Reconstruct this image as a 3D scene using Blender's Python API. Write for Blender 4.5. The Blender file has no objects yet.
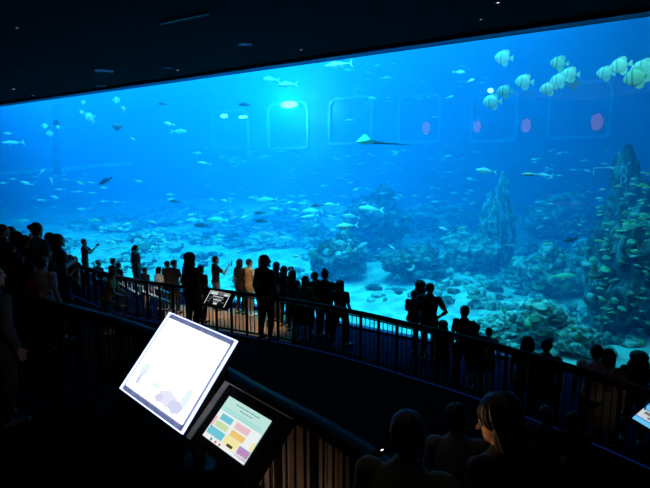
import bpy, bmesh, math, random
from mathutils import Vector, Matrix, noise
random.seed(7)
PI = math.pi
C = bpy.context.scene.collection
SC = bpy.context.scene
# ------------------------------------------------------------------ camera
EYE = 2.65
F = 510.0
PITCH = math.atan(76 / F)
cam = bpy.data.cameras.new('camera'); camo = bpy.data.objects.new('camera', cam); C.objects.link(camo)
camo.location = (0, 0, EYE); camo.rotation_euler = (PI / 2 - PITCH, 0, 0)
cam.sensor_width = 36; cam.lens = 36 * F / 650; cam.clip_end = 300; cam.clip_start = 0.05
SC.camera = camo
SC.view_settings.view_transform = 'Standard'; SC.view_settings.look = 'None'
SC.view_settings.gamma = 1; SC.view_settings.use_curve_mapping = False
SC.view_settings.exposure = 0.0
SC.cycles.volume_bounces = 3; SC.cycles.max_bounces = 10; SC.cycles.transparent_max_bounces = 16
SC.cycles.diffuse_bounces = 3
# ------------------------------------------------------------------ world
w = bpy.data.worlds.new('world'); SC.world = w; w.use_nodes = True
w.node_tree.nodes['Background'].inputs[0].default_value = (0.10, 0.12, 0.16, 1)
w.node_tree.nodes['Background'].inputs[1].default_value = 0.02

# glass frame: S runs along the glass (to the right), T goes into the tank
AZ = math.radians(34)
RD = Vector((math.cos(AZ), -math.sin(AZ), 0)); ND = Vector((math.sin(AZ), math.cos(AZ), 0))
GD = 12.3
def ST(s, t, z=0): return RD * s + ND * (GD + t) + Vector((0, 0, z))
ZT = 2.97 + EYE; ZB = -4.48 + EYE          # glass top / bottom
ZL = -4.1 + EYE; ZM = -3.65 + EYE; ZU = 0.0  # terraces
ZW = 9.6 + EYE                               # water surface
TB = 22.0                                    # tank depth
def ray(px, py):
    a = (px - 325) / F; b = (244 - py) / F
    return Vector((a, math.cos(PITCH) + b * math.sin(PITCH), -math.sin(PITCH) + b * math.cos(PITCH)))
def at_z(px, py, z):
    r = ray(px, py); return Vector((0, 0, EYE)) + r * ((z - EYE) / r.z)
def at_y(px, py, y):
    r = ray(px, py); return Vector((0, 0, EYE)) + r * (y / r.y)
def at_t(px, py, t):
    r = ray(px, py); return Vector((0, 0, EYE)) + r * ((GD + t) / r.dot(ND))
# ------------------------------------------------------------------ lights above the water (the tank's own lamps)
def area(s, t, sx, sy, power, col):
    l = bpy.data.lights.new('tank_lamp_light', 'AREA'); l.shape = 'RECTANGLE'; l.size = sx; l.size_y = sy
    l.energy = power; l.color = col
    o = bpy.data.objects.new('tank_lamp_light', l); C.objects.link(o)
    o.location = ST(s, t, ZW - 0.3); o.rotation_euler = (0, 0, -AZ)
    return o
LC = (0.03, 0.62, 0.98)
for (s, t, sx, sy, p) in ((-5, 4, 7, 5, 750), (-14, 4, 7, 5, 2000), (-25, 5, 8, 6, 1600), (-38, 7, 12, 8, 2000),
                          (-8, 16, 9, 7, 600), (-23, 16, 10, 8, 1800)):
    area(s, t, sx, sy, p, LC)
o = area(-10, 2.3, 13, 1.6, 1500, (0.06, 0.8, 1.0)); o.data.spread = math.radians(75)
o = area(-24, 2.6, 12, 1.6, 700, (0.06, 0.8, 1.0)); o.data.spread = math.radians(75)
# lamps in the hood right behind the top edge of the pane, tilted into the tank
for (s, p) in ((-.8, 85), (-8, 110), (-17, 150), (-27, 170)):
    o = area(s, .6, 5.5 if s > -5 else 7.5, .5, p, (0.22, 1.0, 0.76) if s > -5 else (0.10, 0.75, 1.0)); o.location = ST(s, .4, ZT + .9)
    o.rotation_euler = (math.radians(48), 0, -AZ)

# very dim warm fill light, unseen, added under the gallery ceiling
hl = bpy.data.lights.new('warm_fill_light', 'AREA'); hl.size = 5; hl.energy = 8; hl.color = (1, .72, .6)
ho = bpy.data.objects.new('warm_fill_light', hl); C.objects.link(ho); ho.location = (-1, 3.5, ZT - .05)
# ================================================================== helpers
def nodes(m):
    m.use_nodes = True; nt = m.node_tree; nt.nodes.clear()
    out = nt.nodes.new('ShaderNodeOutputMaterial'); return nt, out
MATS = {}
def mat(name, col, rough=0.7, metal=0.0, emit=None, estr=0.0, col2=None, scale=8.0, bump=0.0, spec=0.4, coords='Object', detail=4.0, lo=0.4, hi=0.6):
    if name in MATS: return MATS[name]
    m = bpy.data.materials.new(name); nt, out = nodes(m)
    b = nt.nodes.new('ShaderNodeBsdfPrincipled'); nt.links.new(b.outputs[0], out.inputs[0])
    b.inputs['Base Color'].default_value = (*col, 1); b.inputs['Roughness'].default_value = rough
    b.inputs['Metallic'].default_value = metal; b.inputs['Specular IOR Level'].default_value = spec
    if emit: b.inputs['Emission Color'].default_value = (*emit, 1); b.inputs['Emission Strength'].default_value = estr
    c2 = col2 or tuple(min(1, c * 1.35 + 0.002) for c in col)
    tc = nt.nodes.new('ShaderNodeTexCoord'); nz = nt.nodes.new('ShaderNodeTexNoise'); rp = nt.nodes.new('ShaderNodeValToRGB')
    nz.inputs['Scale'].default_value = scale; nz.inputs['Detail'].default_value = detail
    rp.color_ramp.elements[0].color = (*col, 1); rp.color_ramp.elements[1].color = (*c2, 1)
    rp.color_ramp.elements[0].position = lo; rp.color_ramp.elements[1].position = hi
    nt.links.new(tc.outputs[coords], nz.inputs['Vector']); nt.links.new(nz.outputs[0], rp.inputs[0]); nt.links.new(rp.outputs[0], b.inputs['Base Color'])
    if bump:
        bp = nt.nodes.new('ShaderNodeBump'); bp.inputs['Strength'].default_value = bump
        nt.links.new(nz.outputs[0], bp.inputs['Height']); nt.links.new(bp.outputs[0], b.inputs['Normal'])
    MATS[name] = m; return m
def emat(name, col, s):
    if name in MATS: return MATS[name]
    m = bpy.data.materials.new(name); nt, out = nodes(m)
    e = nt.nodes.new('ShaderNodeEmission'); e.inputs[0].default_value = (*col, 1); e.inputs[1].default_value = s
    nt.links.new(e.outputs[0], out.inputs[0]); MATS[name] = m; return m

class MB:
    def __init__(self): self.v = []; self.f = []; self.mi = []
    def add(self, vs, fs, mi=0):
        o = len(self.v); self.v += [tuple(x) for x in vs]; self.f += [tuple(i + o for i in q) for q in fs]; self.mi += [mi] * len(fs)
        return self
    def box(self, c, d, R=None, mi=0):
        c = Vector(c); vs = []
        for x in (-.5, .5):
            for y in (-.5, .5):
                for z in (-.5, .5):
                    p = Vector((x * d[0], y * d[1], z * d[2]))
                    if R is not None: p = R @ p
                    vs.append(c + p)
        return self.add(vs, [(0, 1, 3, 2), (4, 6, 7, 5), (0, 4, 5, 1), (2, 3, 7, 6), (0, 2, 6, 4), (1, 5, 7, 3)], mi)
    def bar(self, a, b, w, h, mi=0, up=Vector((0, 0, 1))):
        a = Vector(a); b = Vector(b); d = (b - a).normalized(); sd = d.cross(up)
        sd = sd.normalized() if sd.length > 1e-4 else Vector((1, 0, 0)); u = sd.cross(d)
        vs = [p + sd * x * w / 2 + u * y * h / 2 for p in (a, b) for x, y in ((-1, -1), (1, -1), (1, 1), (-1, 1))]
        return self.add(vs, [(0, 1, 2, 3), (4, 7, 6, 5), (0, 4, 5, 1), (1, 5, 6, 2), (2, 6, 7, 3), (3, 7, 4, 0)], mi)
    def sweep(self, pts, prof, mi=0):
        """sweep a closed 2-D profile (side, up) along a horizontal path"""
        n = len(prof); vs = []
        for i, p in enumerate(pts):
            a = pts[max(0, i - 1)]; b = pts[min(len(pts) - 1, i + 1)]
            d = Vector((b[0] - a[0], b[1] - a[1], 0)).normalized(); sd = Vector((d.y, -d.x, 0))
            for (x, y) in prof: vs.append(Vector(p) + sd * x + Vector((0, 0, y)))
        fs = [(i * n + k, i * n + (k + 1) % n, (i + 1) * n + (k + 1) % n, (i + 1) * n + k) for i in range(len(pts) - 1) for k in range(n)]
        fs += [tuple(range(n))[::-1], tuple(range((len(pts) - 1) * n, len(pts) * n))]
        return self.add(vs, fs, mi)
    def caps(self, p0, p1, r0, r1=None, seg=12, mi=0, rings=4):
        """tapered capsule"""
        r1 = r0 if r1 is None else r1
        p0 = Vector(p0); p1 = Vector(p1); d = (p1 - p0)
        d = d.normalized() if d.length > 1e-6 else Vector((0, 0, 1))
        a = d.orthogonal().normalized(); b = d.cross(a); prof = []
        for i in range(rings + 1):
            t = -PI / 2 + (PI / 2) * i / rings; prof.append((p0, math.sin(t) * r0, math.cos(t) * r0))
        for i in range(rings + 1):
            t = (PI / 2) * i / rings; prof.append((p1, math.sin(t) * r1, math.cos(t) * r1))
        vs = []
        for (c, h, r) in prof:
            for k in range(seg):
                an = 2 * PI * k / seg; vs.append(c + d * h + (a * math.cos(an) + b * math.sin(an)) * max(r, 1e-4))
        n = len(prof)
        fs = [(i * seg + k, i * seg + (k + 1) % seg, (i + 1) * seg + (k + 1) % seg, (i + 1) * seg + k) for i in range(n - 1) for k in range(seg)]
        fs += [tuple(range(seg))[::-1], tuple(range((n - 1) * seg, n * seg))]
        return self.add(vs, fs, mi)
    def loft(self, secs, seg=16, mi=0, M=None):
        """secs: (center Vector, rx, ry) horizontal ellipses"""
        vs = []
        for (c, rx, ry) in secs:
            for k in range(seg):
                an = 2 * PI * k / seg; p = Vector(c) + Vector((math.cos(an) * rx, math.sin(an) * ry, 0))
                vs.append(M @ p if M is not None else p)
        n = len(secs)
        fs = [(i * seg + k, i * seg + (k + 1) % seg, (i + 1) * seg + (k + 1) % seg, (i + 1) * seg + k) for i in range(n - 1) for k in range(seg)]
        fs += [tuple(range(seg))[::-1], tuple(range((n - 1) * seg, n * seg))]
        return self.add(vs, fs, mi)
    def ell(self, c, r, M=None, seg=16, rings=10, mi=0):
        c = Vector(c); secs = []; vs = []
        for i in range(1, rings):
            t = -PI / 2 + PI * i / rings
            for k in range(seg):
                an = 2 * PI * k / seg
                p = Vector((math.cos(t) * math.cos(an) * r[0], math.cos(t) * math.sin(an) * r[1], math.sin(t) * r[2]))
                p = (M @ p if M is not None else p) + c; vs.append(p)
        n = rings - 1
        fs = [(i * seg + k, i * seg + (k + 1) % seg, (i + 1) * seg + (k + 1) % seg, (i + 1) * seg + k) for i in range(n - 1) for k in range(seg)]
        fs += [tuple(range(seg))[::-1], tuple(range((n - 1) * seg, n * seg))]
        return self.add(vs, fs, mi)
    def prism(self, poly, z0, z1, mi=0):
        n = len(poly); vs = [(x, y, z0) for x, y in poly] + [(x, y, z1) for x, y in poly]
        return self.add(vs, [tuple(range(n))[::-1], tuple(range(n, 2 * n))] + [(i, (i + 1) % n, n + (i + 1) % n, n + i) for i in range(n)], mi)
    def mesh(self, name, mats, smooth=False):
        me = bpy.data.meshes.new(name); me.from_pydata(self.v, [], self.f)
        for m in (mats if isinstance(mats, (list, tuple)) else [mats]): me.materials.append(m)
        me.polygons.foreach_set('material_index', self.mi)
        bm = bmesh.new(); bm.from_mesh(me); bmesh.ops.recalc_face_normals(bm, faces=bm.faces); bm.to_mesh(me); bm.free()
        if smooth: me.polygons.foreach_set('use_smooth', [True] * len(me.polygons))
        return me
    def build(self, name, mats, parent=None, smooth=False):
        return link(name, self.mesh(name, mats, smooth), parent)
def link(name, me, parent=None):
    o = bpy.data.objects.new(name, me); C.objects.link(o)
    if parent: o.parent = parent
    return o
def tag(o, label=None, cat=None, group=None, kind=None):
    if label: o['label'] = label
    if cat: o['category'] = cat
    if group: o['group'] = group
    if kind: o['kind'] = kind
    return o
def empty(name, loc=(0, 0, 0), rz=0.0):
    o = bpy.data.objects.new(name, None); C.objects.link(o); o.location = loc; o.rotation_euler = (0, 0, rz); o.empty_display_size = .1; return o
def struct(o): o['kind'] = 'structure'; return o
KIDS = {}
def copy_tree(o, parent=None, kids=None):
    c = o.copy(); C.objects.link(c)
    if parent: c.parent = parent
    for ch in [x for x in ALLKIDS(o)]: copy_tree(ch, c)
    return c
def ALLKIDS(o):
    return list(o.children)

# ================================================================== materials
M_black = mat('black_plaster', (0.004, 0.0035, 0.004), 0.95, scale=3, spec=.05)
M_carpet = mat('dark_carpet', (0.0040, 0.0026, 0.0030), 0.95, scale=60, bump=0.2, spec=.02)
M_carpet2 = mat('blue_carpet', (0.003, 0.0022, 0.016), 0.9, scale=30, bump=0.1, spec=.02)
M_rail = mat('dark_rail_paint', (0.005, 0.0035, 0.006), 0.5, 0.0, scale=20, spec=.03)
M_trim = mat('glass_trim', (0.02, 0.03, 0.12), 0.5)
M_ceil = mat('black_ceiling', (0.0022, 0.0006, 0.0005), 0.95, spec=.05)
M_concrete = mat('painted_concrete', (0.10, 0.11, 0.12), 0.85, scale=4)
M_warmfloor = mat('warm_wood', (0.22, 0.13, 0.07), 0.6, scale=5)

# ================================================================== STRUCTURE: the tank
# water: one homogeneous body
def water_material():
    m = bpy.data.materials.new('tank_water'); nt, out = nodes(m)
    tr = nt.nodes.new('ShaderNodeBsdfTransparent'); nt.links.new(tr.outputs[0], out.inputs['Surface'])
    sc = nt.nodes.new('ShaderNodeVolumeScatter'); ab = nt.nodes.new('ShaderNodeVolumeAbsorption'); ad = nt.nodes.new('ShaderNodeAddShader')
    sc.inputs['Color'].default_value = (0.03, 0.46, 1.0, 1); sc.inputs['Density'].default_value = 0.074; sc.inputs['Anisotropy'].default_value = 0.0
    ab.inputs['Color'].default_value = (0.0, 0.76, 0.975, 1); ab.inputs['Density'].default_value = 0.14
    nt.links.new(sc.outputs[0], ad.inputs[0]); nt.links.new(ab.outputs[0], ad.inputs[1]); nt.links.new(ad.outputs[0], out.inputs['Volume'])
    return m
SL, SR = -56.0, 8.0
def st_poly(pts): return [tuple(ST(s, t).xy) for s, t in pts]
wt = MB().prism(st_poly([(SL, .13), (SR, .13), (SR, TB - .01), (SL, TB - .01)]), ZB - 0.9, ZW).build('water', water_material())
tag(wt, 'clear blue water filling the aquarium tank', 'water', kind='structure')
# acrylic pane
def pane_material():
    m = bpy.data.materials.new('acrylic'); nt, out = nodes(m)
    tr = nt.nodes.new('ShaderNodeBsdfTransparent'); gl = nt.nodes.new('ShaderNodeBsdfGlossy'); mx = nt.nodes.new('ShaderNodeMixShader')
    tr.inputs[0].default_value = (0.93, 0.98, 1, 1); gl.inputs['Roughness'].default_value = 0.02; mx.inputs[0].default_value = 0.02
    nt.links.new(tr.outputs[0], mx.inputs[1]); nt.links.new(gl.outputs[0], mx.inputs[2]); nt.links.new(mx.outputs[0], out.inputs[0]); return m
GL, GR = -36.0, 6.0
pn = MB().prism(st_poly([(GL, 0), (GR, 0), (GR, .12), (GL, .12)]), ZB, ZT).build('window_1', pane_material())
tag(pn, 'huge clear acrylic viewing pane in front of the tank', 'window', kind='structure')
# sand floor with relief
def grid_mesh(s0, s1, t0, t1, ns, nt_, zf, name, m):
    vs = []; fs = []
    for i in range(ns + 1):
        for j in range(nt_ + 1):
            s = s0 + (s1 - s0) * i / ns; t = t0 + (t1 - t0) * j / nt_; p = ST(s, t); vs.append((p.x, p.y, zf(s, t)))
    for i in range(ns):
        for j in range(nt_):
            a = i * (nt_ + 1) + j; fs.append((a, a + nt_ + 1, a + nt_ + 2, a + 1))
    return MB().add(vs, fs).build(name, m, smooth=True)
def sandz(s, t):
    n = noise.noise(Vector((s * .25, t * .25, 3))) * .5 + noise.noise(Vector((s * .9, t * .9, 1))) * .12
    return ZB - .12 + max(0, t - .5) * .075 + n * min(1, t / 3)
M_sand = mat('pale_sand', (0.5, 0.54, 0.5), 0.95, col2=(0.85, 0.88, 0.8), scale=1.6, bump=0.3)
struct(grid_mesh(SL, SR, .13, TB, 120, 50, sandz, 'floor_tank', M_sand))
M_tankwall = mat('tank_wall_render', (0.10, 0.14, 0.18), 0.9, col2=(0.16, 0.22, 0.26), scale=.6)
struct(MB().prism(st_poly([(SL, TB), (SR, TB), (SR, TB + .4), (SL, TB + .4)]), ZB - 1, ZW).build('wall_far', M_tankwall))
struct(MB().prism(st_poly([(SL - .4, 0), (SL, 0), (SL, TB), (SL - .4, TB)]), ZB - 1, ZW).build('wall_tank_left', M_tankwall))
struct(MB().prism(st_poly([(SR, .1), (SR + .4, .1), (SR + .4, TB), (SR, TB)]), ZB - 1, ZW).build('wall_tank_right', M_tankwall))
struct(MB().prism(st_poly([(SL, -.3), (SR, -.3), (SR, .14), (SL, .14)]), ZT, ZW).build('wall_above_glass', M_black))
struct(MB().prism(st_poly([(SL, -.3), (GL, -.3), (GL, .14), (SL, .14)]), ZB - 1, ZT).build('wall_beside_glass', M_black))
struct(MB().prism(st_poly([(SL, -.3), (SR, -.3), (SR, TB), (SL, TB)]), ZW + .02, ZW + .3).build('ceiling_tank', M_black))
# ================================================================== STRUCTURE: the gallery
struct(MB().prism(st_poly([(GL - .3, -18), (GR + .3, -18), (GR + .3, -.3), (GL - .3, -.3)]), ZT + .06, ZT + .3).build('ceiling', M_ceil))
struct(MB().prism(st_poly([(GL, -.34), (GR, -.34), (GR, -.02), (GL, -.02)]), ZT - .02, ZT + .07).build('trim_1', M_trim))
struct(MB().prism(st_poly([(GL, -.22), (GR, -.22), (GR, -.02), (GL, -.02)]), ZB - .3, ZB + .03).build('trim_2', M_trim))
for nm, q in (('wall_left', [(GL - .3, -18), (GL, -18), (GL, -.3), (GL - .3, -.3)]), ('wall_right', [(GR, -18), (GR + .3, -18), (GR + .3, .1), (GR, .1)]),
              ('wall_back', [(GL, -18.3), (GR, -18.3), (GR, -18), (GL, -18)])):
    struct(MB().prism(st_poly(q), ZB - .6, ZT + .06).build(nm, M_black))
# lowest strip by the glass, then the first terrace
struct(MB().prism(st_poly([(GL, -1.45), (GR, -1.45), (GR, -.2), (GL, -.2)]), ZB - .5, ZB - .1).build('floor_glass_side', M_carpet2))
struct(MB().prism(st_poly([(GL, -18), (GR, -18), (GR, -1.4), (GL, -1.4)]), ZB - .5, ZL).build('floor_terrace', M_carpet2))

dash = MB()
for k in range(110):
    if k % 7: dash.box(ST(-32 + k * .32, -1.47, ZL - .02), (.12, .03, .02), Matrix.Rotation(-AZ, 3, 'Z'))
struct(dash.build('trim_3', emat('step_marker', (.45, .55, .8), .12)))
# ------------------------------------------------------------------ rails
def catmull(pts, n):
    out = []
    P = [pts[0] * 2 - pts[1]] + pts + [pts[-1] * 2 - pts[-2]]
    for i in range(1, len(P) - 2):
        for k in range(n):
            t = k / n; a, b, c, d = P[i - 1], P[i], P[i + 1], P[i + 2]
            out.append(0.5 * ((2 * b) + (-a + c) * t + (2 * a - 5 * b + 4 * c - d) * t * t + (-a + 3 * b - 3 * c + d) * t ** 3))
    out.append(pts[-1]); return out
def resample(path, step):
    out = [path[0].copy()]; acc = 0
    for a, b in zip(path, path[1:]):
        L = (b - a).length
        if L < 1e-9: continue
        pos = step - acc
        while pos <= L: out.append(a.lerp(b, pos / L)); pos += step
        acc = (acc + L) % step
    return out
main_px = [(40, 252), (68, 260.5), (100, 270.5), (135, 278.5), (173, 284), (215, 288.5), (260, 294), (310, 301.5), (360, 311), (400, 320), (440, 329), (481, 339), (525, 351), (570, 364), (610, 376), (650, 389)]
RH = 1.0
mp = [at_z(x, y, ZM + RH) for x, y in main_px]
mp = [Vector((p.x, p.y, ZM)) for p in mp]
mp.append(mp[-1] + (mp[-1] - mp[-2]) * 1.5)
main_path = resample(catmull(mp, 12), .1)
near_px = [(-40, 281), (15, 293), (92, 311), (150, 329), (200, 354), (262, 389), (317, 418), (373, 452), (430, 492)]
npth = [at_z(x, y, ZU + RH) for x, y in near_px]
npth = [Vector((p.x, p.y, ZU)) for p in npth]
near_path = resample(catmull(npth, 12), .1)

def railing(path, name, label, cap_w, post_every=4, strip=None, posts_limit=100):
    root = empty(name, path[len(path) // 2]); tag(root, label, 'railing'); org = Vector(root.location)
    P = [p - org for p in path]
    h = .045
    prof = [(-cap_w / 2, -h), (cap_w / 2, -h), (cap_w / 2 + .01, -h * .3), (cap_w / 2 - .01, h * .55), (0, h * .75), (-cap_w / 2 + .01, h * .55), (-cap_w / 2 - .01, -h * .3)]
    MB().sweep([p + Vector((0, 0, RH - h * .7)) for p in P], prof).build('handrail', M_rail, root)
    MB().sweep([p + Vector((0, 0, .11)) for p in P], [(-.02, -.015), (.02, -.015), (.02, .015), (-.02, .015)]).build('bottom_rail', M_rail, root)
    MB().sweep([p + Vector((0, 0, RH - .11)) for p in P], [(-.015, -.01), (.015, -.01), (.015, .01), (-.015, .01)]).build('upper_rail', M_rail, root)
    bal = []
    for i, p in enumerate(P):
        q = P[min(i + 1, len(P) - 1)] - P[max(i - 1, 0)]
        R = Matrix.Rotation(math.atan2(q.y, q.x), 3, 'Z')
        if i % post_every == 0:
            MB().box(p + Vector((0, 0, RH / 2 - .03)), (.035, .05, RH - .06), R).box(p + Vector((0, 0, .006)), (.1, .1, .012), R).build('post', M_rail, root)
        else: bal.append((p, R))
    bal.sort(key=lambda b: (b[0] + org).length)
    rest = MB()
    for k, (p, R) in enumerate(bal):
        b = MB() if k < 100 else rest
        b.box(p + Vector((0, 0, .5)), (.012, .012, .78), R)
        if k < 100: b.build('baluster', M_rail, root)
    if len(bal) > 100: tag(rest.build('balusters', M_rail, root), kind='stuff')
    if strip:
        MB().sweep([p + Vector((0, 0, .03)) for p in P], [(.05, 0), (.075, 0), (.075, .012), (.05, .012)]).build('light_strip', strip, root)
    return root
M_ledblue = emat('blue_led', (0.03, 0.14, 1.0), 0.045)
railing(main_path, 'guard_rail', 'long dark curving guard rail with thin balusters across the middle', .09, strip=M_ledblue)
railing(near_path, 'guard_rail', 'dark guard rail the big white lit display panel is mounted on', .12)
g_ = bpy.data.objects.get('guard_rail.001'); org = Vector(g_.location)
sec = [p for p in near_path if p.x > -1.9]
MB().sweep([p - org for p in sec], [(-.05, .14), (-.035, .14), (-.035, .87), (-.05, .87)]).build('infill_panel', mat('brown_panel', (0.17, 0.11, 0.08), .8, scale=3), g_)
# middle terrace: camera side of the main rail ; upper floor: camera side of the near rail
def off(p, d): # push away from camera
    u = Vector((p.x, p.y, 0)).normalized(); return (p.x + u.x * d, p.y + u.y * d)
poly = [off(p, .14) for p in main_path[::4]] + [off(main_path[-1], .14)]
poly = [(-20, 22.), (-12, 19.5)] + poly + [(5.6, -4), (-20, -4)]
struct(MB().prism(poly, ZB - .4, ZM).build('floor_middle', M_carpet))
poly = [off(p, .1) for p in near_path[::4]]
plat = [(-16, 12), (-7.0, 12.0), (-4.25, 8.6), (-4.0, 7.3), (-4.0, 5.9)]
nearp = [p for p in poly if p[0] > -3.95]
poly = plat + nearp + [(nearp[-1][0] + .3, -1), (5.5, -1), (5.5, -4), (-16, -4)]
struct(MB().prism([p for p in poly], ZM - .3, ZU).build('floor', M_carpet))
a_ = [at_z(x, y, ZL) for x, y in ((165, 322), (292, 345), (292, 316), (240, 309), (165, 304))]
struct(MB().prism([(p.x, p.y) for p in a_], ZL, ZL + .008).build('floor_lit_patch', mat('lit_floor_brown', (0.16, 0.10, 0.06), .8, scale=3, spec=.05)))  # made-up brown patch, so the warmly lit part of the terrace shows

# ================================================================== THE REEF
def rock_mesh(name, seed, m, sub=5, amp=.45, fr=1.3):
    bm = bmesh.new(); bmesh.ops.create_icosphere(bm, subdivisions=sub, radius=1)
    o = Vector((seed * 7.3, seed * 3.1, seed * 1.7))
    for v in bm.verts:
        p = v.co.copy(); n = noise.fractal(p * fr + o, .9, 2.1, 5) * amp
        c = noise.cell_vector(p * 2.2 + o).x * .08
        v.co = p * (1 + n + c)
    me = bpy.data.meshes.new(name); bm.to_mesh(me); bm.free(); me.materials.append(m)
    me.polygons.foreach_set('use_smooth', [True] * len(me.polygons)); return me
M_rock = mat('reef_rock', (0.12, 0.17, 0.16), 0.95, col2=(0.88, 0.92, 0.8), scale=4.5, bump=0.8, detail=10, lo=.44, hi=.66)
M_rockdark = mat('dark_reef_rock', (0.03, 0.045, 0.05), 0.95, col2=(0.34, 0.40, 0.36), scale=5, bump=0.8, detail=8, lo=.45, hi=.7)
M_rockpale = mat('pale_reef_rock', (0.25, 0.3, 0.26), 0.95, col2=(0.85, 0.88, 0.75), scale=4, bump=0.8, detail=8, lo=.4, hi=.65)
RK = [rock_mesh('reef_rock_%s' % 'abcd'[i], i + 1, M_rock) for i in range(4)]
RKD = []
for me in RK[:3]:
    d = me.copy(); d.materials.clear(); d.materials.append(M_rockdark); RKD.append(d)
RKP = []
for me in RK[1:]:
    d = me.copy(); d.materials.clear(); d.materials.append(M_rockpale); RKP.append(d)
TOPS = []
def rock(me, px, ytop, t, w_px, label, h=None, rz=0, deep=1.0, group=None):
    """a rock standing on the sand at depth t; its top shows at (px, ytop); w_px wide in the picture"""
    top = at_t(px, ytop, t); y = top.y
    rw = w_px / F * y / 2
    s_ = (top - ND * GD).dot(RD); zf = sandz(s_, t)
    hh = (top.z - zf) if h is None else h
    o = link('reef_rock', me); o.location = (top.x, top.y, top.z - hh * .5 - .0)
    o.scale = (rw / 1.15, rw / 1.15 * deep, max(hh * .5 + .15, .3) / 1.1); o.rotation_euler = (0, 0, rz)
    tag(o, label, 'rock', group); TOPS.append(o); return o
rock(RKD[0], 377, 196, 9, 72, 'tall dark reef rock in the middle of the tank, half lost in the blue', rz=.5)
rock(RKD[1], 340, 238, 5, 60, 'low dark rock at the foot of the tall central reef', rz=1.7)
rock(RKD[2], 412, 250, 5.5, 66, 'broad dark rock beside the tall central reef, towards the mound', rz=2.7)
rock(RK[0], 500, 188, 9, 38, 'slender upright pale rock column right of the central reef', rz=.2)
rock(RK[2], 468, 236, 8, 66, 'rounded rock at the foot of the upright rock column', rz=4.2)
rock(RKP[1], 313, 221, 8.5, 30, 'blocky pale rock standing left of the central reef', rz=.9, deep=.6)
rock(RK[3], 540, 305, 1.9, 74, 'rugged rock mound with bright coral close to the glass', rz=1.2)
rock(RK[1], 498, 322, 1.6, 52, 'smaller coral mound close to the glass, left of the rugged mound', rz=2.2)
rock(RK[2], 578, 330, 1.5, 54, 'low rock heap close to the glass at the foot of the dark right reef', rz=.7)
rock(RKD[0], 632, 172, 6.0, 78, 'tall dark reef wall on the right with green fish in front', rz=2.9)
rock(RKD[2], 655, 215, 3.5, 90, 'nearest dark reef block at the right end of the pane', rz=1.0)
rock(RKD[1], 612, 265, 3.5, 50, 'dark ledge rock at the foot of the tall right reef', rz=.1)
rock(RK[0], 548, 252, 6.5, 64, 'mid-height coral covered rock behind the mound by the glass', rz=5.1)
rock(RK[1], 588, 246, 8, 52, 'rock behind the ledge between the middle and the right reef', rz=3.9)
rock(RKP[0], 262, 236, 7, 42, 'low pale rock in the bright patch behind the standing crowd', rz=.4)
rock(RK[3], 232, 226, 10, 60, 'wide low rock under the fish school left of centre', rz=2.0)
rock(RK[2], 178, 219, 11, 66, 'broad low reef rock far left of the central reef', rz=3.0)
rock(RKP[2], 130, 226, 9, 60, 'pale low reef behind the photographing visitor', rz=1.0)
rock(RK[0], 286, 208, 14, 70, 'far hazy reef rise behind the blocky pale rock', rz=1.5)
rock(RK[1], 440, 205, 15, 80, 'far hazy reef rise between the central reef and the column', rz=.5)
rock(RK[3], 560, 196, 15, 70, 'far hazy reef rise behind the line with the loop', rz=2.5)
# loose rubble on the bed
rb = MB(); rr = random.Random(21); base = []
for q in range(4):
    bm = bmesh.new(); bmesh.ops.create_icosphere(bm, subdivisions=2, radius=1)
    for v in bm.verts: v.co *= 1 + .45 * noise.noise(v.co * 1.4 + Vector((q * 5, 0, 0)))
    bm.verts.ensure_lookup_table(); base.append(([v.co.copy() for v in bm.verts], [tuple(v.index for v in f.verts) for f in bm.faces])); bm.free()
cnt = 0
while cnt < 1700:
    s_, t_ = rr.uniform(-36, 3), rr.uniform(.8, 17)
    if noise.noise(Vector((s_ * .22, t_ * .3, 9))) < -.05: continue
    if t_ < 2.6 and -13 < s_ < -5.5: continue
    L = rr.uniform(.06, .22) * (1 + t_ * .07); R_ = Matrix.Rotation(rr.uniform(0, 6), 3, 'Z'); vs, fs = base[rr.randrange(4)]
    p = ST(s_, t_, sandz(s_, t_) + L * .15); sx, sy, sz = rr.uniform(.7, 1.6), rr.uniform(.7, 1.3), rr.uniform(.4, .9)
    rb.add([p + R_ @ Vector((v.x * sx, v.y * sy, v.z * sz)) * L for v in vs], fs, rr.choice((0, 0, 1, 2))); cnt += 1
tag(rb.build('reef_rubble', [M_rock, M_rockpale, M_rockdark], None, True), 'loose rubble and broken coral strewn over the tank bed', 'rubble', None, 'stuff')
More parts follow.
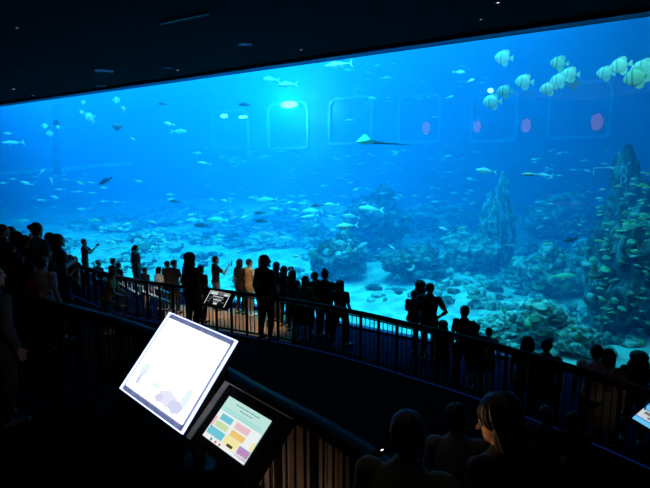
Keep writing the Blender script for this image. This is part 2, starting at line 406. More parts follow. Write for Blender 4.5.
# ------------------------------------------------------------------ corals
def coral_branch_mesh(seed):
    r = random.Random(seed); mb = MB()
    def grow(p, d, L, rad, n):
        q = p + d * L; mb.caps(p, q, rad, rad * .8, seg=6, rings=1)
        if n == 0: return
        for k in range(3 if n > 1 else 2):
            e = (d + Vector((r.uniform(-.8, .8), r.uniform(-.8, .8), r.uniform(.0, .6)))).normalized()
            grow(q, e, L * .75, rad * .75, n - 1)
    for k in range(5):
        grow(Vector((0, 0, 0)), Vector((r.uniform(-.7, .7), r.uniform(-.7, .7), 1)).normalized(), .3, .07, 3)
    return mb
def coral_table_mesh(seed):
    mb = MB(); r = random.Random(seed); vs = []; n = 28
    ring = lambda rr, z, j: [Vector((math.cos(2 * PI * k / n) * rr * (1 + j * math.sin(k * 1.9 + seed)), math.sin(2 * PI * k / n) * rr * (1 + j * math.cos(k * 2.3 + seed)), z + j * .3 * math.sin(k * 3.1))) for k in range(n)]
    rings = [ring(.15, 0, 0), ring(.12, .25, 0), ring(.3, .36, .05), ring(.85, .5, .1), ring(.9, .56, .12), ring(.4, .5, .05), ring(.02, .48, 0)]
    for q in rings: vs += q
    fs = [(i * n + k, i * n + (k + 1) % n, (i + 1) * n + (k + 1) % n, (i + 1) * n + k) for i in range(len(rings) - 1) for k in range(n)]
    fs += [tuple(range(n))[::-1], tuple(range((len(rings) - 1) * n, len(rings) * n))]
    return mb.add(vs, fs)
M_cor = [mat('coral_green', (0.2, 0.5, 0.2), .8, col2=(0.45, 0.85, 0.4), scale=9, bump=.4), mat('coral_pale', (0.5, 0.5, 0.42), .8, col2=(0.85, 0.85, 0.75), scale=9, bump=.4),
         mat('coral_brown', (0.2, 0.2, 0.13), .8, col2=(0.4, 0.4, 0.25), scale=9, bump=.4)]
CM = [[coral_branch_mesh(i * 3 + j).mesh('branching_coral_' + 'abc'[j], M_cor[j], True) for i in range(2)] + [coral_table_mesh(i * 2 + j).mesh('table_coral_' + 'abc'[j], M_cor[j], True) for i in range(1)]
      + [rock_mesh('brain_coral_' + 'abc'[j], 11 + j, M_cor[j], 3, .15, 3)] for j in range(3)]
bpy.context.view_layer.update()
dg = bpy.context.evaluated_depsgraph_get()
def coral_on(px, py, size, j, k, group, label):
    """drop a coral where the sight line meets a rock or the sand of the tank"""
    o0 = Vector((0, 0, EYE)); d = ray(px, py).normalized(); p0 = at_t(px, py, .5)
    ok, loc, nrm, idx, ob, mx = SC.ray_cast(dg, p0, d, distance=60)
    if not ok or not (ob.name.startswith('reef') or ob.name.startswith('floor_tank')): return
    if (loc.dot(ND) - GD) > TB - 1.5 or nrm.dot(d) > 0: return
    o = link(('branching_coral', 'branching_coral', 'table_coral', 'brain_coral')[k], CM[j][k]); o.location = loc - nrm * size * .1
    q = Vector((0, 0, 1)).rotation_difference((nrm + Vector((0, 0, 1.2))).normalized()); o.rotation_euler = q.to_euler(); o.scale = (size * (.5 if k == 3 else 1),) * 3
    tag(o, label.replace('coral', ('branching coral', 'bushy coral', 'table coral', 'domed coral')[k], 1), 'coral', group)
rc = random.Random(5)
for (x0, x1, y0, y1, n, jj, sz, group, label) in (
        (604, 650, 338, 375, 34, (0, 0, 1), .13, 'green corals at the foot of the right reef', 'green coral clump low on the dark right reef beside the crowd'),
        (600, 650, 195, 330, 40, (0, 2, 2), .13, 'corals on the dark right reef', 'small coral growing on the face of the dark right reef'),
        (500, 585, 308, 350, 50, (1, 0, 1, 2), .13, 'corals on the mound by the glass', 'pale coral growing on the rugged mound close to the glass'),
        (535, 600, 250, 300, 30, (1, 0, 2), .2, 'corals on the rock behind the mound', 'coral head on the rock behind the mound'),
        (440, 525, 195, 260, 30, (1, 2), .26, 'corals around the upright rock column', 'hazy coral on the upright rock column and its foot'),
        (340, 430, 210, 290, 40, (1, 2, 2), .22, 'corals on the central reef', 'hazy coral on the dark central reef'),
        (440, 500, 262, 310, 26, (1, 2), .2, 'corals between the central reef and the mound', 'low coral on the sand between the central reef and the mound'),
        (225, 340, 205, 262, 40, (1, 2, 2), .30, 'corals left of the central reef', 'blurred pale coral in the bright area left of the central reef'),
        (95, 225, 215, 255, 44, (1, 2, 2), .28, 'corals far left on the tank bed', 'tiny pale coral far left on the tank bed')):
    for i in range(n):
        coral_on(rc.uniform(x0, x1), rc.uniform(y0, y1), sz * rc.uniform(.6, 1.5), rc.choice(jj), rc.choice((0, 1, 2, 3)), group, label)

# ================================================================== windows in the far wall, pale stripe
M_wframe = mat('pale_window_frame', (0.42, 0.5, 0.55), .6, scale=2)
M_wpane = mat('dark_window_glass', (0.07, 0.10, 0.13), .3, scale=1)
def far_window(n, x0, x1, y0, y1, round_top=True, t=TB):
    a = at_t(x0, y1, t); b = at_t(x1, y1, t); zb = (a.z + b.z) / 2; zt = (at_t(x0, y0, t).z + at_t(x1, y0, t).z) / 2
    s0 = (a - ND * GD).dot(RD); s1 = (b - ND * GD).dot(RD); W = s1 - s0; H = zt - zb; c = ST((s0 + s1) / 2, t, zb)
    root = empty('window_%d' % n, c, -AZ); struct(root)
    def outline(g, r):
        pts = []; w2 = W / 2 - g
        for (cx, cz, a0) in ((w2 - r, H - g - r, 0), (-w2 + r, H - g - r, 90), (-w2 + r * .4, g + r * .4, 180), (w2 - r * .4, g + r * .4, 270)):
            rr = r if a0 < 180 else r * .4
            for k in range(7):
                an = math.radians(a0 + 15 * k); pts.append((cx + math.cos(an) * rr, cz + math.sin(an) * rr))
        return pts
    r = W * .2; o = outline(0, r); i = outline(.15, r * .8); m = len(o)
    vs = [(x, -.3, z) for x, z in o] + [(x, -.3, z) for x, z in i] + [(x, 0, z) for x, z in o] + [(x, 0, z) for x, z in i]
    fs = []
    for k in range(m):
        k2 = (k + 1) % m; fs += [(k, k2, m + k2, m + k), (k, 2 * m + k, 2 * m + k2, k2), (m + k, m + k2, 3 * m + k2, 3 * m + k)]
    struct(MB().add(vs, fs).build('window_frame', M_wframe, root))
    vs = [(x, -.06, z) for x, z in i] + [(x, -.02, z) for x, z in i]
    struct(MB().add(vs, [tuple(range(m)), tuple(range(2 * m))[:m - 1:-1]] + [(k, (k + 1) % m, m + (k + 1) % m, m + k) for k in range(m)]).build('window_pane', M_wpane, root))
    return root
WX = [(214, 250, 110, 150), (269, 310, 102, 149), (330, 374, 97, 144.5), (399, 441, 95, 143.5), (471, 517, 91, 142), (547, 610, 82, 139)]
for i, q in enumerate(WX): far_window(i + 2, *q)
M_pink = emat('pink_glow', (1.0, 0.06, 0.06), 2.0)  # pink glow spots modelled as emissive globes
for (x, y, t, w_, lab) in ((426, 128, 21.6, .9, 'faint reddish glow at the fourth arched window'), (477, 126.5, 21.6, .8, 'soft pink glow at the edge of the fifth arched window'),
                      (526, 125.5, 21.6, .9, 'soft pink glow between the two rightmost arched windows'), (597, 122, 21.6, 1.0, 'pinkish white glow in the rightmost arched window')):
    p = at_t(x, y, t); o = empty('glow_spot', p, -AZ); tag(o, lab, 'lamp', 'pink glows at the far windows')
    MB().ell((0, 0, 0), (w_ * .33, .12, w_ * .5)).build('globe', M_pink, o, True)
    MB().ell((0, .08, 0), (w_ * .42, .06, w_ * .6)).build('backplate', M_black, o, True)
# bright submerged floodlight at the second window and its dimmer neighbours
M_flood = emat('flood_lens', (0.05, 1.0, 0.95), 420.0)
M_flood2 = emat('flood_lens_dim', (0.55, 0.95, 1.0), 26.0)
def flood(x, y, t, wx, hz, m, lab, power):
    p = at_t(x, y, t); o = empty('floodlight', p, -AZ + .25); tag(o, lab, 'floodlight')
    MB().ell((0, 0, 0), (wx, .1, hz)).build('lens', m, o, True)
    MB().box((0, .16, 0), (wx * 2.1, .2, hz * 2.3)).build('housing', M_wpane, o)
    if power:
        l = bpy.data.lights.new('flood_light', 'POINT'); l.energy = power; l.color = (.7, .95, 1); l.shadow_soft_size = .3
        q = bpy.data.objects.new('flood_light', l); C.objects.link(q); q.location = p + (Vector((0, 0, EYE)) - p).normalized() * 2.6
flood(289, 104.5, 21.3, .75, .28, M_flood, 'dazzling white floodlight shining above the second arched window', 2200)
flood(224, 116, 21.4, .35, .18, M_flood2, 'small pale floodlight at the top of the leftmost arched window', 0)
flood(243, 117, 21.4, .45, .12, M_flood2, 'thin pale floodlight at the upper right corner of the leftmost arched window', 0)
flood(490.5, 90.5, 20.5, .16, .14, M_flood2, 'tiny cyan floodlight shining beside the pair of batfish', 0)
# pale stripe on the left, drawn as a solid bar, and dark mast
a = at_y(-30, 176, 36); b = at_y(132, 163, 40)
tag(MB().bar(a, b, .3, .28).build('horizontal_stripe', M_wframe), 'long pale horizontal beam crossing the water far left', 'stripe')
a = at_y(57, 104, 37); b = at_y(57, 174, 37)
tag(MB().bar(a, b, .45, .3, up=Vector((0, 1, 0))).build('upright_post', M_wpane), 'dim dark upright post rising from the pale beam far left', 'post')
# thin guide line with a looped marker, on the right
o = MB()
P = [at_t(593.5, 176, 4.2), at_t(594, 168, 4.2), at_t(609, 167.5, 4.4), at_t(624, 166.5, 4.6)]
for a, b in zip(P, P[1:]): o.caps(a, b, .012, seg=6, rings=1)
ml = mat('white_rope', (.8, .8, .8), .7)
root = empty('guide_line', P[-1]); tag(root, 'thin pale line with a white looped marker hanging before the right reef', 'line')
k = o.build('line', ml, root); k.matrix_parent_inverse = Matrix.Translation(-P[-1])
mk = MB()
for (dx, dz, r_) in ((0, -.12, .12), (.02, -.36, .1)):
    ring = [Vector((dx + math.cos(2 * PI * q / 12) * r_ * .8, 0, dz + math.sin(2 * PI * q / 12) * r_)) for q in range(13)]
    for a, b in zip(ring, ring[1:]): mk.caps(a, b, .013, seg=6, rings=1)
mk.caps((.1, 0, .06), (.16, 0, .12), .012, seg=6, rings=1); mk.caps((-.04, 0, -.44), (-.05, 0, -.58), .012, seg=6, rings=1)
mk.build('marker', ml, root)

# ================================================================== FISH
def fish_mat(name, c1, c2, bands=None):
    if name in MATS: return MATS[name]
    m = bpy.data.materials.new(name); nt, out = nodes(m)
    b = nt.nodes.new('ShaderNodeBsdfPrincipled'); nt.links.new(b.outputs[0], out.inputs[0]); b.inputs['Roughness'].default_value = .35
    tc = nt.nodes.new('ShaderNodeTexCoord'); sp = nt.nodes.new('ShaderNodeSeparateXYZ'); nt.links.new(tc.outputs['Object'], sp.inputs[0])
    rp = nt.nodes.new('ShaderNodeValToRGB')
    if bands:
        mr = nt.nodes.new('ShaderNodeMapRange'); mr.inputs[1].default_value = -.5; mr.inputs[2].default_value = .5
        nt.links.new(sp.outputs['X'], mr.inputs[0]); nt.links.new(mr.outputs[0], rp.inputs[0])
        el = rp.color_ramp.elements; el[0].position = 0; el[0].color = (*c1, 1); el[1].position = 1; el[1].color = (*c1, 1)
        for (p, w_) in bands:
            for (q, cc) in ((p - w_, c1), (p - w_ * .6, c2), (p + w_ * .6, c2), (p + w_, c1)):
                e = el.new(q); e.color = (*cc, 1)
    else:
        mr = nt.nodes.new('ShaderNodeMapRange'); mr.inputs[1].default_value = -.12; mr.inputs[2].default_value = .12
        nt.links.new(sp.outputs['Z'], mr.inputs[0]); nt.links.new(mr.outputs[0], rp.inputs[0])
        rp.color_ramp.elements[0].color = (*c1, 1); rp.color_ramp.elements[1].color = (*c2, 1)
    nt.links.new(rp.outputs[0], b.inputs['Base Color']); MATS[name] = m; return m
F_bat = fish_mat('batfish_skin', (.9, .97, .84), (.5, .58, .46), [(.14, .025), (.34, .035), (.80, .025)])
F_batd = fish_mat('batfish_skin_olive', (.66, .76, .52), (.28, .34, .24), [(.14, .035), (.34, .045), (.80, .03)])
F_silver = fish_mat('silver_skin', (.97, .97, .93), (.9, .93, .88))
F_pale = fish_mat('pale_skin', (.85, .87, .82), (.65, .7, .65))
F_dark = fish_mat('dark_skin', (.05, .055, .05), (.02, .025, .025))
F_green = fish_mat('yellow_green_skin', (.45, .85, .5), (.28, .55, .3))
F_pink = fish_mat('pink_skin', (.95, .5, .55), (.8, .3, .4))
F_grey = fish_mat('grey_skin', (.25, .28, .26), (.14, .17, .16))
M_eye = mat('fish_eye', (.01, .01, .01), .1)
KINDS = {  # profile along x (0 nose .. 1 tail root): (x, top, bottom, half width); total length 1 with tail, centre at 0
    'jack': dict(p=[(0, .004, .004, .004), (.03, .035, .03, .022), (.10, .085, .07, .045), (.22, .125, .115, .06), (.36, .14, .13, .062), (.52, .115, .11, .05), (.66, .065, .065, .03), (.78, .022, .022, .014), (.82, .018, .018, .01)],
                 tail=[(.80, .0), (.84, .03), (.99, .16), (1.0, .15), (.90, .01), (1.0, -.15), (.99, -.16), (.84, -.03)], dors=[(.30, .135), (.36, .21), (.44, .15), (.62, .10), (.76, .03), (.6, .05), (.34, .1)], anal=[(.42, -.12), (.47, -.19), (.55, -.12), (.75, -.03), (.6, -.05), (.45, -.08)]),
    'tuna': dict(p=[(0, .004, .004, .004), (.05, .035, .03, .022), (.15, .07, .06, .045), (.30, .095, .085, .06), (.45, .09, .085, .06), (.62, .06, .055, .04), (.76, .03, .028, .02), (.86, .014, .014, .012), (.9, .012, .012, .01)],
                 tail=[(.88, .0), (.90, .02), (1.0, .17), (1.0, .13), (.945, .0), (1.0, -.13), (1.0, -.17), (.90, -.02)], dors=[(.30, .09), (.36, .15), (.42, .09), (.6, .10), (.66, .055), (.4, .06)], anal=[(.56, -.06), (.62, -.12), (.68, -.045), (.6, -.03)]),
    'bat': dict(p=[(0, .01, .01, .01), (.03, .09, .07, .03), (.09, .2, .15, .05), (.20, .31, .25, .07), (.34, .36, .32, .075), (.50, .34, .32, .06), (.64, .24, .24, .04), (.74, .11, .11, .02), (.79, .075, .075, .012)],
                tail=[(.77, .07), (.86, .08), (1.0, .18), (.985, .0), (1.0, -.18), (.86, -.08), (.77, -.07)], dors=[(.28, .34), (.5, .44), (.70, .42), (.78, .28), (.74, .10), (.5, .28)], anal=[(.38, -.31), (.55, -.45), (.70, -.42), (.77, -.26), (.73, -.10), (.5, -.26)]),
    'grouper': dict(p=[(0, .01, .02, .01), (.05, .055, .06, .035), (.15, .11, .11, .07), (.3, .15, .14, .085), (.48, .14, .13, .075), (.64, .09, .09, .05), (.76, .055, .055, .025), (.82, .05, .05, .015)],
                    tail=[(.8, .05), (.88, .08), (.98, .10), (1.0, .0), (.98, -.10), (.88, -.08), (.8, -.05)], dors=[(.24, .14), (.32, .20), (.5, .19), (.66, .17), (.74, .07), (.5, .10)], anal=[(.55, -.11), (.62, -.18), (.7, -.14), (.72, -.06), (.6, -.07)]),
}
def fish_parts(kind):
    k = KINDS[kind]; body = MB(); seg = 14; vs = []; P = k['p']
    for (x, t, b, w_) in P:
        for q in range(seg):
            an = 2 * PI * q / seg; s = math.sin(an); z = (t if s > 0 else b) * s; vs.append((x - .5, math.cos(an) * w_, z))
    n = len(P)
    body.add(vs, [(i * seg + q, i * seg + (q + 1) % seg, (i + 1) * seg + (q + 1) % seg, (i + 1) * seg + q) for i in range(n - 1) for q in range(seg)] + [tuple(range(seg)), tuple(range((n - 1) * seg, n * seg))])
    def fin(poly, th=.006):
        m = len(poly); vs = [(x - .5, -th, z) for x, z in poly] + [(x - .5, th, z) for x, z in poly]
        c = (sum(x for x, z in poly) / m - .5, sum(z for x, z in poly) / m)
        vs += [(c[0], -th, c[1]), (c[0], th, c[1])]
        fs = [(q, (q + 1) % m, m + (q + 1) % m, m + q) for q in range(m)] + [(q, (q + 1) % m, 2 * m) for q in range(m)] + [(m + q, 2 * m + 1, m + (q + 1) % m) for q in range(m)]
        return MB().add(vs, fs)
    pec = []
    for sg in (-1, 1):
        x0 = .27; y0 = [p[3] for p in P if p[0] >= .2][0] * .9 * sg; pec.append(MB().add([(x0 - .5, y0, 0), (x0 - .5, y0, -.04), (x0 + .14 - .5, y0 + .05 * sg, -.09), (x0 + .15 - .5, y0 + .055 * sg, -.05), (x0 - .5, y0 + .008 * sg, 0), (x0 - .5, y0 + .008 * sg, -.04), (x0 + .14 - .5, y0 + .058 * sg, -.09), (x0 + .15 - .5, y0 + .063 * sg, -.05)],
                                 [(0, 1, 2, 3), (4, 7, 6, 5), (0, 4, 5, 1), (1, 5, 6, 2), (2, 6, 7, 3), (3, 7, 4, 0)]))
    eyes = MB(); xe = P[2][0]
    for sg in (-1, 1): eyes.ell((xe - .5, P[2][3] * .8 * sg, P[2][1] * .35), (.014, .01, .014), seg=8, rings=6)
    return dict(body=body, tail_fin=fin(k['tail']), dorsal_fin=fin(k['dors']), anal_fin=fin(k['anal']), pectoral_fin=pec, eyes=eyes)
FM = {}
def fish_full(kind, m, name):
    """prototype meshes of a fish with parts"""
    key = (kind, m.name)
    if key not in FM:
        d = fish_parts(kind)
        FM[key] = [('body', d['body'].mesh(name + '_body', m, True)), ('tail_fin', d['tail_fin'].mesh(name + '_tail', m)), ('dorsal_fin', d['dorsal_fin'].mesh(name + '_dorsal', m)), ('anal_fin', d['anal_fin'].mesh(name + '_anal', m)),
                   ('pectoral_fin', d['pectoral_fin'][0].mesh(name + '_pectoral', m)), ('pectoral_fin', d['pectoral_fin'][1].mesh(name + '_pectoral', m)), ('eyes', d['eyes'].mesh(name + '_eyes', M_eye, True))]
    return FM[key]
def fish_one(kind, m, name):
    key = (kind, m.name, 1)
    if key not in FM:
        d = fish_parts(kind); mb = MB()
        for q in [d['body'], d['tail_fin'], d['dorsal_fin'], d['anal_fin']] + d['pectoral_fin']: mb.add(q.v, q.f)
        FM[key] = mb.mesh(name, m, True)
    return FM[key]
def put_fish(kind, m, name, px, py, wpx, t, label, group=None, flip=0, tilt=0, yaw=0, full=True, cat='fish'):
    p = at_t(px, py, t); L = wpx / F * p.y / max(.4, math.cos(yaw))
    rz = -math.atan((px - 325) / F) + yaw + (PI if flip else 0)
    if full:
        o = empty(name, p)
        for nm, me in fish_full(kind, m, name): link(nm, me, o)
    else:
        o = link(name, fish_one(kind, m, name)); o.location = p
    roll = (.5 if py > 140 else .15) * (1 if flip else -1) * (1.3 if (int(px * 7) % 3) else .5) if kind != 'bat' else 0
    o.rotation_euler = (roll, tilt, rz); o.scale = (L, L, L); tag(o, label, cat, group); return o
BG = 'batfish near the upper right of the pane'
for (x, y, w_, t, m, lab, tl) in (
        (504, 58, 16.5, 1.0, F_bat, 'striped batfish swimming alone, topmost of them all', .1), (524.5, 82, 16.5, .9, F_bat, 'striped batfish swimming alone below the topmost one, before the cluster', .1),
        (505, 91.5, 14, 1.2, F_batd, 'olive striped batfish just above a paler one, beside the tiny lamp', .0), (492.5, 102, 17, .9, F_bat, 'pale striped batfish lowest of the group beside the tiny lamp', -.05),
        (559.5, 63.5, 16, 1.4, F_batd, 'darker green batfish above the cluster of four', .1), (548.5, 89, 15, .8, F_bat, 'batfish at the lower left end of the cluster of four', -.1),
        (559.5, 80.5, 16, 1.0, F_bat, 'batfish second from the lower end of the cluster of four', -.05), (570.5, 74.5, 16, 1.2, F_bat, 'upper right batfish in the cluster of four', .05),
        (573, 83.5, 13, 2.2, F_grey, 'dim batfish half hidden behind the cluster', 0), (606, 73.5, 16, 1.3, F_bat, 'greenish batfish just left of a brighter one on the right', .1),
        (621, 66, 18.5, .8, F_bat, 'brightest batfish, third from the right edge', -.15), (637, 78, 22, .7, F_batd, 'dark patterned batfish overlapped with the big one at the right edge', -.1),
        (645, 70, 24, 1.1, F_bat, 'largest batfish, cut by the right edge', .05)):
    put_fish('bat', m, 'batfish', x, y, w_ * 1.06, t + 1.6, lab, BG, 0, tl, random.uniform(-.25, .25))
BL_ = 'small disc shaped fish near the upper left'
for (x, y, w_, m, lab) in ((90.5, 117.5, 10, F_bat, 'bright round fish, biggest of the upper left cluster'), (92.5, 121.5, 5, F_batd, 'tiny round fish tucked under the upper left cluster'), (88, 115, 5, F_bat, 'tiny round fish at the upper side of the upper left cluster'),
                      (82, 112.5, 5, F_bat, 'tiny pale round fish just above the upper left cluster'), (83.5, 102.5, 4.5, F_bat, 'tiny round fish above the cluster, close to the top trim'), (116.5, 100, 7, F_bat, 'round pale green fish close to the top trim above the small ray'),
                      (123.5, 108.5, 5, F_bat, 'small round fish just above the small ray'), (45, 126, 6, F_silver, 'pale fish swimming nose down left of the dim post'), (50, 133.5, 7, F_bat, 'pale fish lowest of the trio beside the dim post'),
                      (50, 128, 5, F_grey, 'grey fish in the middle of the trio beside the dim post'), (56.5, 123, 7, F_dark, 'dark round fish at the top of the dim post'), (58, 127, 4, F_bat, 'tiny pale fish under the dark one at the dim post')):
    put_fish('bat', m, 'disc_fish', x, y, w_, 2.6, lab, BL_, random.random() < .3, random.uniform(-.4, .4), random.uniform(-.5, .5))
M_ = (('jack', F_silver), ('tuna', F_silver), ('grouper', F_dark), ('jack', F_pale), ('jack', F_green), ('grouper', F_green), ('tuna', F_pale), ('grouper', F_pink), ('jack', F_dark))
for (k, x, y, w_, t, fl, tl, lab) in (
        (1, 338.5, 64.5, 25, 1.5, 0, -.08, 'slim silver jack close to the top trim, brightest of the upper fish'), (0, 271.5, 79.5, 15, 2, 0, .05, 'pale deep bodied fish left of the pair near the top trim'),
        (0, 288, 84.5, 18, 2, 0, -.05, 'pale deep bodied fish right of the pair near the top trim'), (2, 244.5, 104.5, 11, 2, 0, .05, 'dark fish above the leftmost arched window'),
        (2, 316.5, 62, 8, 2, 0, 0, 'small dark fish touching the top trim above the floodlight'), (1, 329, 66, 6, 3, 0, 0, 'bit of a silver fish just left of the slim jack'), (2, 162.5, 104, 8, 2, 0, .1, 'dark small fish near the top trim on the left'),
        (0, 169.5, 124, 10, 2, 0, .25, 'bright small fish left of the leftmost arched window'), (3, 179, 131.5, 15, 4, 1, 0, 'dim blue fish left of the leftmost arched window'),
        (1, 204, 163, 12, 2, 0, .12, 'small white fish below the leftmost arched window'), (3, 197, 153, 9, 6, 1, 0, 'dim fish just below the leftmost arched window'), (0, 459, 72.5, 11, 3, 1, 0, 'small bright green fish left of the topmost batfish'),
        (3, 470, 81, 9, 3, 1, .3, 'small pale fish below the bright green one'), (3, 450, 97, 7, 5, 1, .3, 'faint small fish above the fifth arched window'), (3, 486.5, 171, 19, 3, 0, .1, 'blurred cyan fish left of the white cylinder shaped one'),
        (1, 531, 174.5, 17, .3, 0, .0, 'bright white fish in the middle of the right half'), (3, 545, 175, 14, 4, 0, .1, 'dim blue fish directly behind the bright white one'),
        (3, 371, 209, 24, 3, 0, .1, 'dim silhouetted jack above the brightest fish'), (3, 351.5, 216.5, 17, 3, 0, .1, 'dim pale jack touching the brightest central fish'),
        (0, 347, 226, 22, .1, 0, -.1, 'brightest fish in front of the central reef'), (4, 331, 204.5, 15, 2, 0, -.05, 'yellow green slender fish left of the dim silhouetted jack'),
        (3, 332, 216.5, 9, 3, 0, .1, 'faint little fish left of the brightest central fish'), (3, 342, 243, 16, 3, 0, .1, 'faint jack below the brightest central fish'), (3, 361, 246, 14, 3, 1, .5, 'faint nose up fish below the brightest central fish'),
        (1, 311, 216, 14, 2, 0, -.08, 'bright slender fish level with the top of the blocky rock'), (2, 317, 205.5, 12, 2.5, 0, 0, 'dark fish between two yellow green ones'), (4, 304, 203.5, 12, 2.5, 0, 0, 'yellow green fish left of the dark one over the blocky rock'),
        (4, 296.5, 210, 11, 2.5, 0, .1, 'small greenish fish left of the bright slender one'), (4, 275.5, 209, 14, 2.5, 0, .08, 'greenish fish right of two dark ones'), (3, 267.5, 200, 21, 4, 0, -.1, 'large dim round backed fish above the dark pair'),
        (2, 259.5, 213, 11, 2, 0, .1, 'upper of two dark fish above the standing crowd'), (2, 260.5, 221, 12, 2, 0, .1, 'lower of two dark fish above the standing crowd'), (3, 267.5, 234.5, 19, 3, 0, .1, 'dim fish low over the standing crowd'),
        (3, 288, 239, 17, 4, 0, .1, 'dim fish low beside the blocky rock'), (3, 313, 211, 20, 4, 0, 0, 'large dim fish behind the bright slender one'), (1, 225.5, 201, 10, 3, 0, .25, 'small silver fish right of the floating green one'),
        (2, 175, 201.5, 10, 2, 0, .1, 'dark small fish under the small greenish one left of centre'), (4, 171, 195, 10, 2, 0, 0, 'small greenish fish over a dark one left of centre'), (2, 201, 225.5, 13, 2, 0, .1, 'dark fish left of the green deep bodied one'),
        (5, 217.5, 220, 20, 3, 0, 0, 'green deep bodied grouper over the left reef'), (4, 220, 236, 10, 2, 0, 0, 'bright green fish under the grouper'), (3, 194, 220, 16, 4, 0, 0, 'dim fish left of the grouper'),
        (1, 13, 142.5, 18, 1.5, 0, -.06, 'long bright silver fish above the pale beam far left'), (0, 9, 133.5, 8, 1.5, 0, 0, 'small green white fish above the long silver one'), (0, 27, 183.5, 11, 1.5, 0, .3, 'bright fish with a curved back below the pale beam'),
        (0, 4, 183, 8, 1.5, 0, 0, 'shining fish at the left edge'), (0, 42, 172, 8, 2, 1, .8, 'small white fish diving below the pale beam'), (3, 14, 179, 8, 3, 0, 0, 'dim fish near the shining one at the left edge'),
        (7, 66, 180, 7, 2, 0, 0, 'little pink fish below the pale beam'), (4, 79.5, 182.5, 10, 1.5, 1, -.5, 'yellow green fish swimming upward next to the pink one'), (1, 92, 182.5, 8, 2, 0, .1, 'small silver fish right of the yellow green one swimming upward'),
        (2, 105.5, 181, 13, 1.2, 0, -.5, 'big dark fish swimming nose down far left'), (1, 105, 188, 9, 2, 0, .1, 'small silver fish right under the big dark one'), (1, 60, 189.5, 9, 2, 0, 0, 'small bright fish left of centre of the far left shoal'),
        (1, 80, 191.5, 7, 2, 0, 0, 'small bright fish under the yellow green one swimming upward'), (1, 93, 193, 8, 2, 0, 0, 'bright fish in the far left shoal right of its middle'), (1, 104, 201.5, 8, 2, 0, 0, 'left of two bright fish at the lower side of the shoal'),
        (1, 116.5, 202, 7, 2, 0, .1, 'right of two bright fish at the lower side of the shoal'), (4, 137.5, 181, 9, 2, 1, -.2, 'slender green fish right of the big dark one'), (1, 54, 207, 5, 2, 0, 0, 'tiny bright fish lowest of the far left shoal'),
        (0, 56, 197.5, 8, 2, 0, .3, 'small bright fish above the tiny lowest one'), (3, 21, 221, 14, 3, 1, 0, 'pale cyan fish above the heads at the left edge'), (5, 95, 220.5, 11, 2, 1, -.1, 'greenish plump fish above the photographing visitor'),
        (3, 82, 209, 9, 3, 0, 0, 'dim fish over the greenish plump one'), (3, 41, 200, 8, 3, 0, 0, 'dim fish left of the far left shoal'), (0, 51.5, 181, 8, 2, 0, 1.3, 'upright fish with its nose down below the dim post'), (0, 133.5, 139, 6, 2, 0, .5, 'tiny pale fish below the small ray'),
        (4, 401, 196, 6, 2, 0, .6, 'tiny white fish above the dark central reef'), (3, 349, 70, 9, 7, 0, 0, 'faint fish right below the slim silver jack'), (3, 386, 78, 12, 7, 1, 0, 'faint dark fish between the jack and the bright green fish'),
        (3, 371, 98, 11, 6, 1, -.2, 'hazy fish at the top right of the third arched window'), (1, 350, 120, 9, 6, 0, 0, 'small pale fish inside the third arched window'), (1, 435, 117, 6, 5, 0, .2, 'tiny bright fish inside the fourth arched window'),
        (2, 570, 240, 13, 2.5, 0, -.3, 'dark fish over the coral between mound and right reef'), (4, 562, 276, 24, 3, 1, .1, 'long pale green fish over the rock behind the mound'), (4, 548, 244, 8, 3, 0, 0, 'little green fish on the pale ledge'),
        (0, 444, 229, 10, 4, 0, .3, 'pale fish over the low rocks right of the central reef'), (1, 393, 248, 9, 3, 0, .5, 'pale fish at the lower side of the dark central reef'), (4, 625, 221, 7, 1.5, 0, .2, 'bright yellow green round fish on the dark right reef')):
    kd, m = M_[k]; put_fish(kd, m, 'reef_fish', x, y, w_ * 1.08, t + (.8 if t < 3 else 0), lab, None, fl, tl, random.uniform(-.2, .2), full=w_ >= 12)
# schools of tiny fish
SCH = {}
POOL = []
COLN = {'silver_skin': 'silvery', 'pale_skin': 'dull grey', 'yellow_green_skin': 'greenish', 'grey_skin': 'grey'}
def school(n, x0, x1, y0, y1, t0, t1, w0, w1, mk, name, label, group, seed, flipp=.2, shape=None):
    r = random.Random(seed); k = 0
    while k < n:
        x = r.uniform(x0, x1); y = r.uniform(y0, y1)
        u = (x - (x0 + x1) / 2) / (x1 - x0) * 2; v = (y - (y0 + y1) / 2) / (y1 - y0) * 2
        if shape == 'ell' and u * u + v * v > 1: continue
        if noise.noise(Vector((x * .05, y * .09, seed))) < -.12 and r.random() < .7: continue
        kd, m = M_[r.choice(mk)]
        fl = r.random() < flipp
        lb = label % (('right-facing ' if fl else '') + COLN[m.name] + (' plump' if kd in ('jack', 'grouper') else ' slender'))
        POOL.append((kd, m, name, x, y, r.uniform(w0, w1), r.uniform(t0, t1), lb, group, fl, r.uniform(-.35, .35), r.uniform(-.7, .7))); k += 1
school(120, 92, 178, 220, 258, 1, 5, 5.0, 8.5, (0, 1, 0, 3), 'schooling_fish', 'tiny %s fish in the dense shoal over the photographing visitor', 'dense shoal low on the left', 1, shape='ell')
school(190, 205, 485, 146, 205, 6, 15, 4, 9, (3, 6, 3), 'schooling_fish', 'hazy little %s fish in the wide faint shoal under the arched windows', 'wide faint shoal under the windows', 2)
school(60, 535, 640, 150, 235, 4, 10, 4, 9, (3, 6), 'schooling_fish', 'faint little %s fish in the loose shoal around the thin line', 'loose shoal around the thin line', 3)
school(100, 596, 650, 172, 330, .8, 3.2, 4, 10, (4, 5, 3, 4), 'reef_fish', 'small %s fish in front of the dark right reef', 'yellow green fish before the right reef', 4)
school(110, 170, 345, 196, 262, 2, 8, 4, 10, (3, 6, 0, 3), 'schooling_fish', 'small %s fish in the busy water left of the central reef', 'mixed small fish left of the central reef', 5)
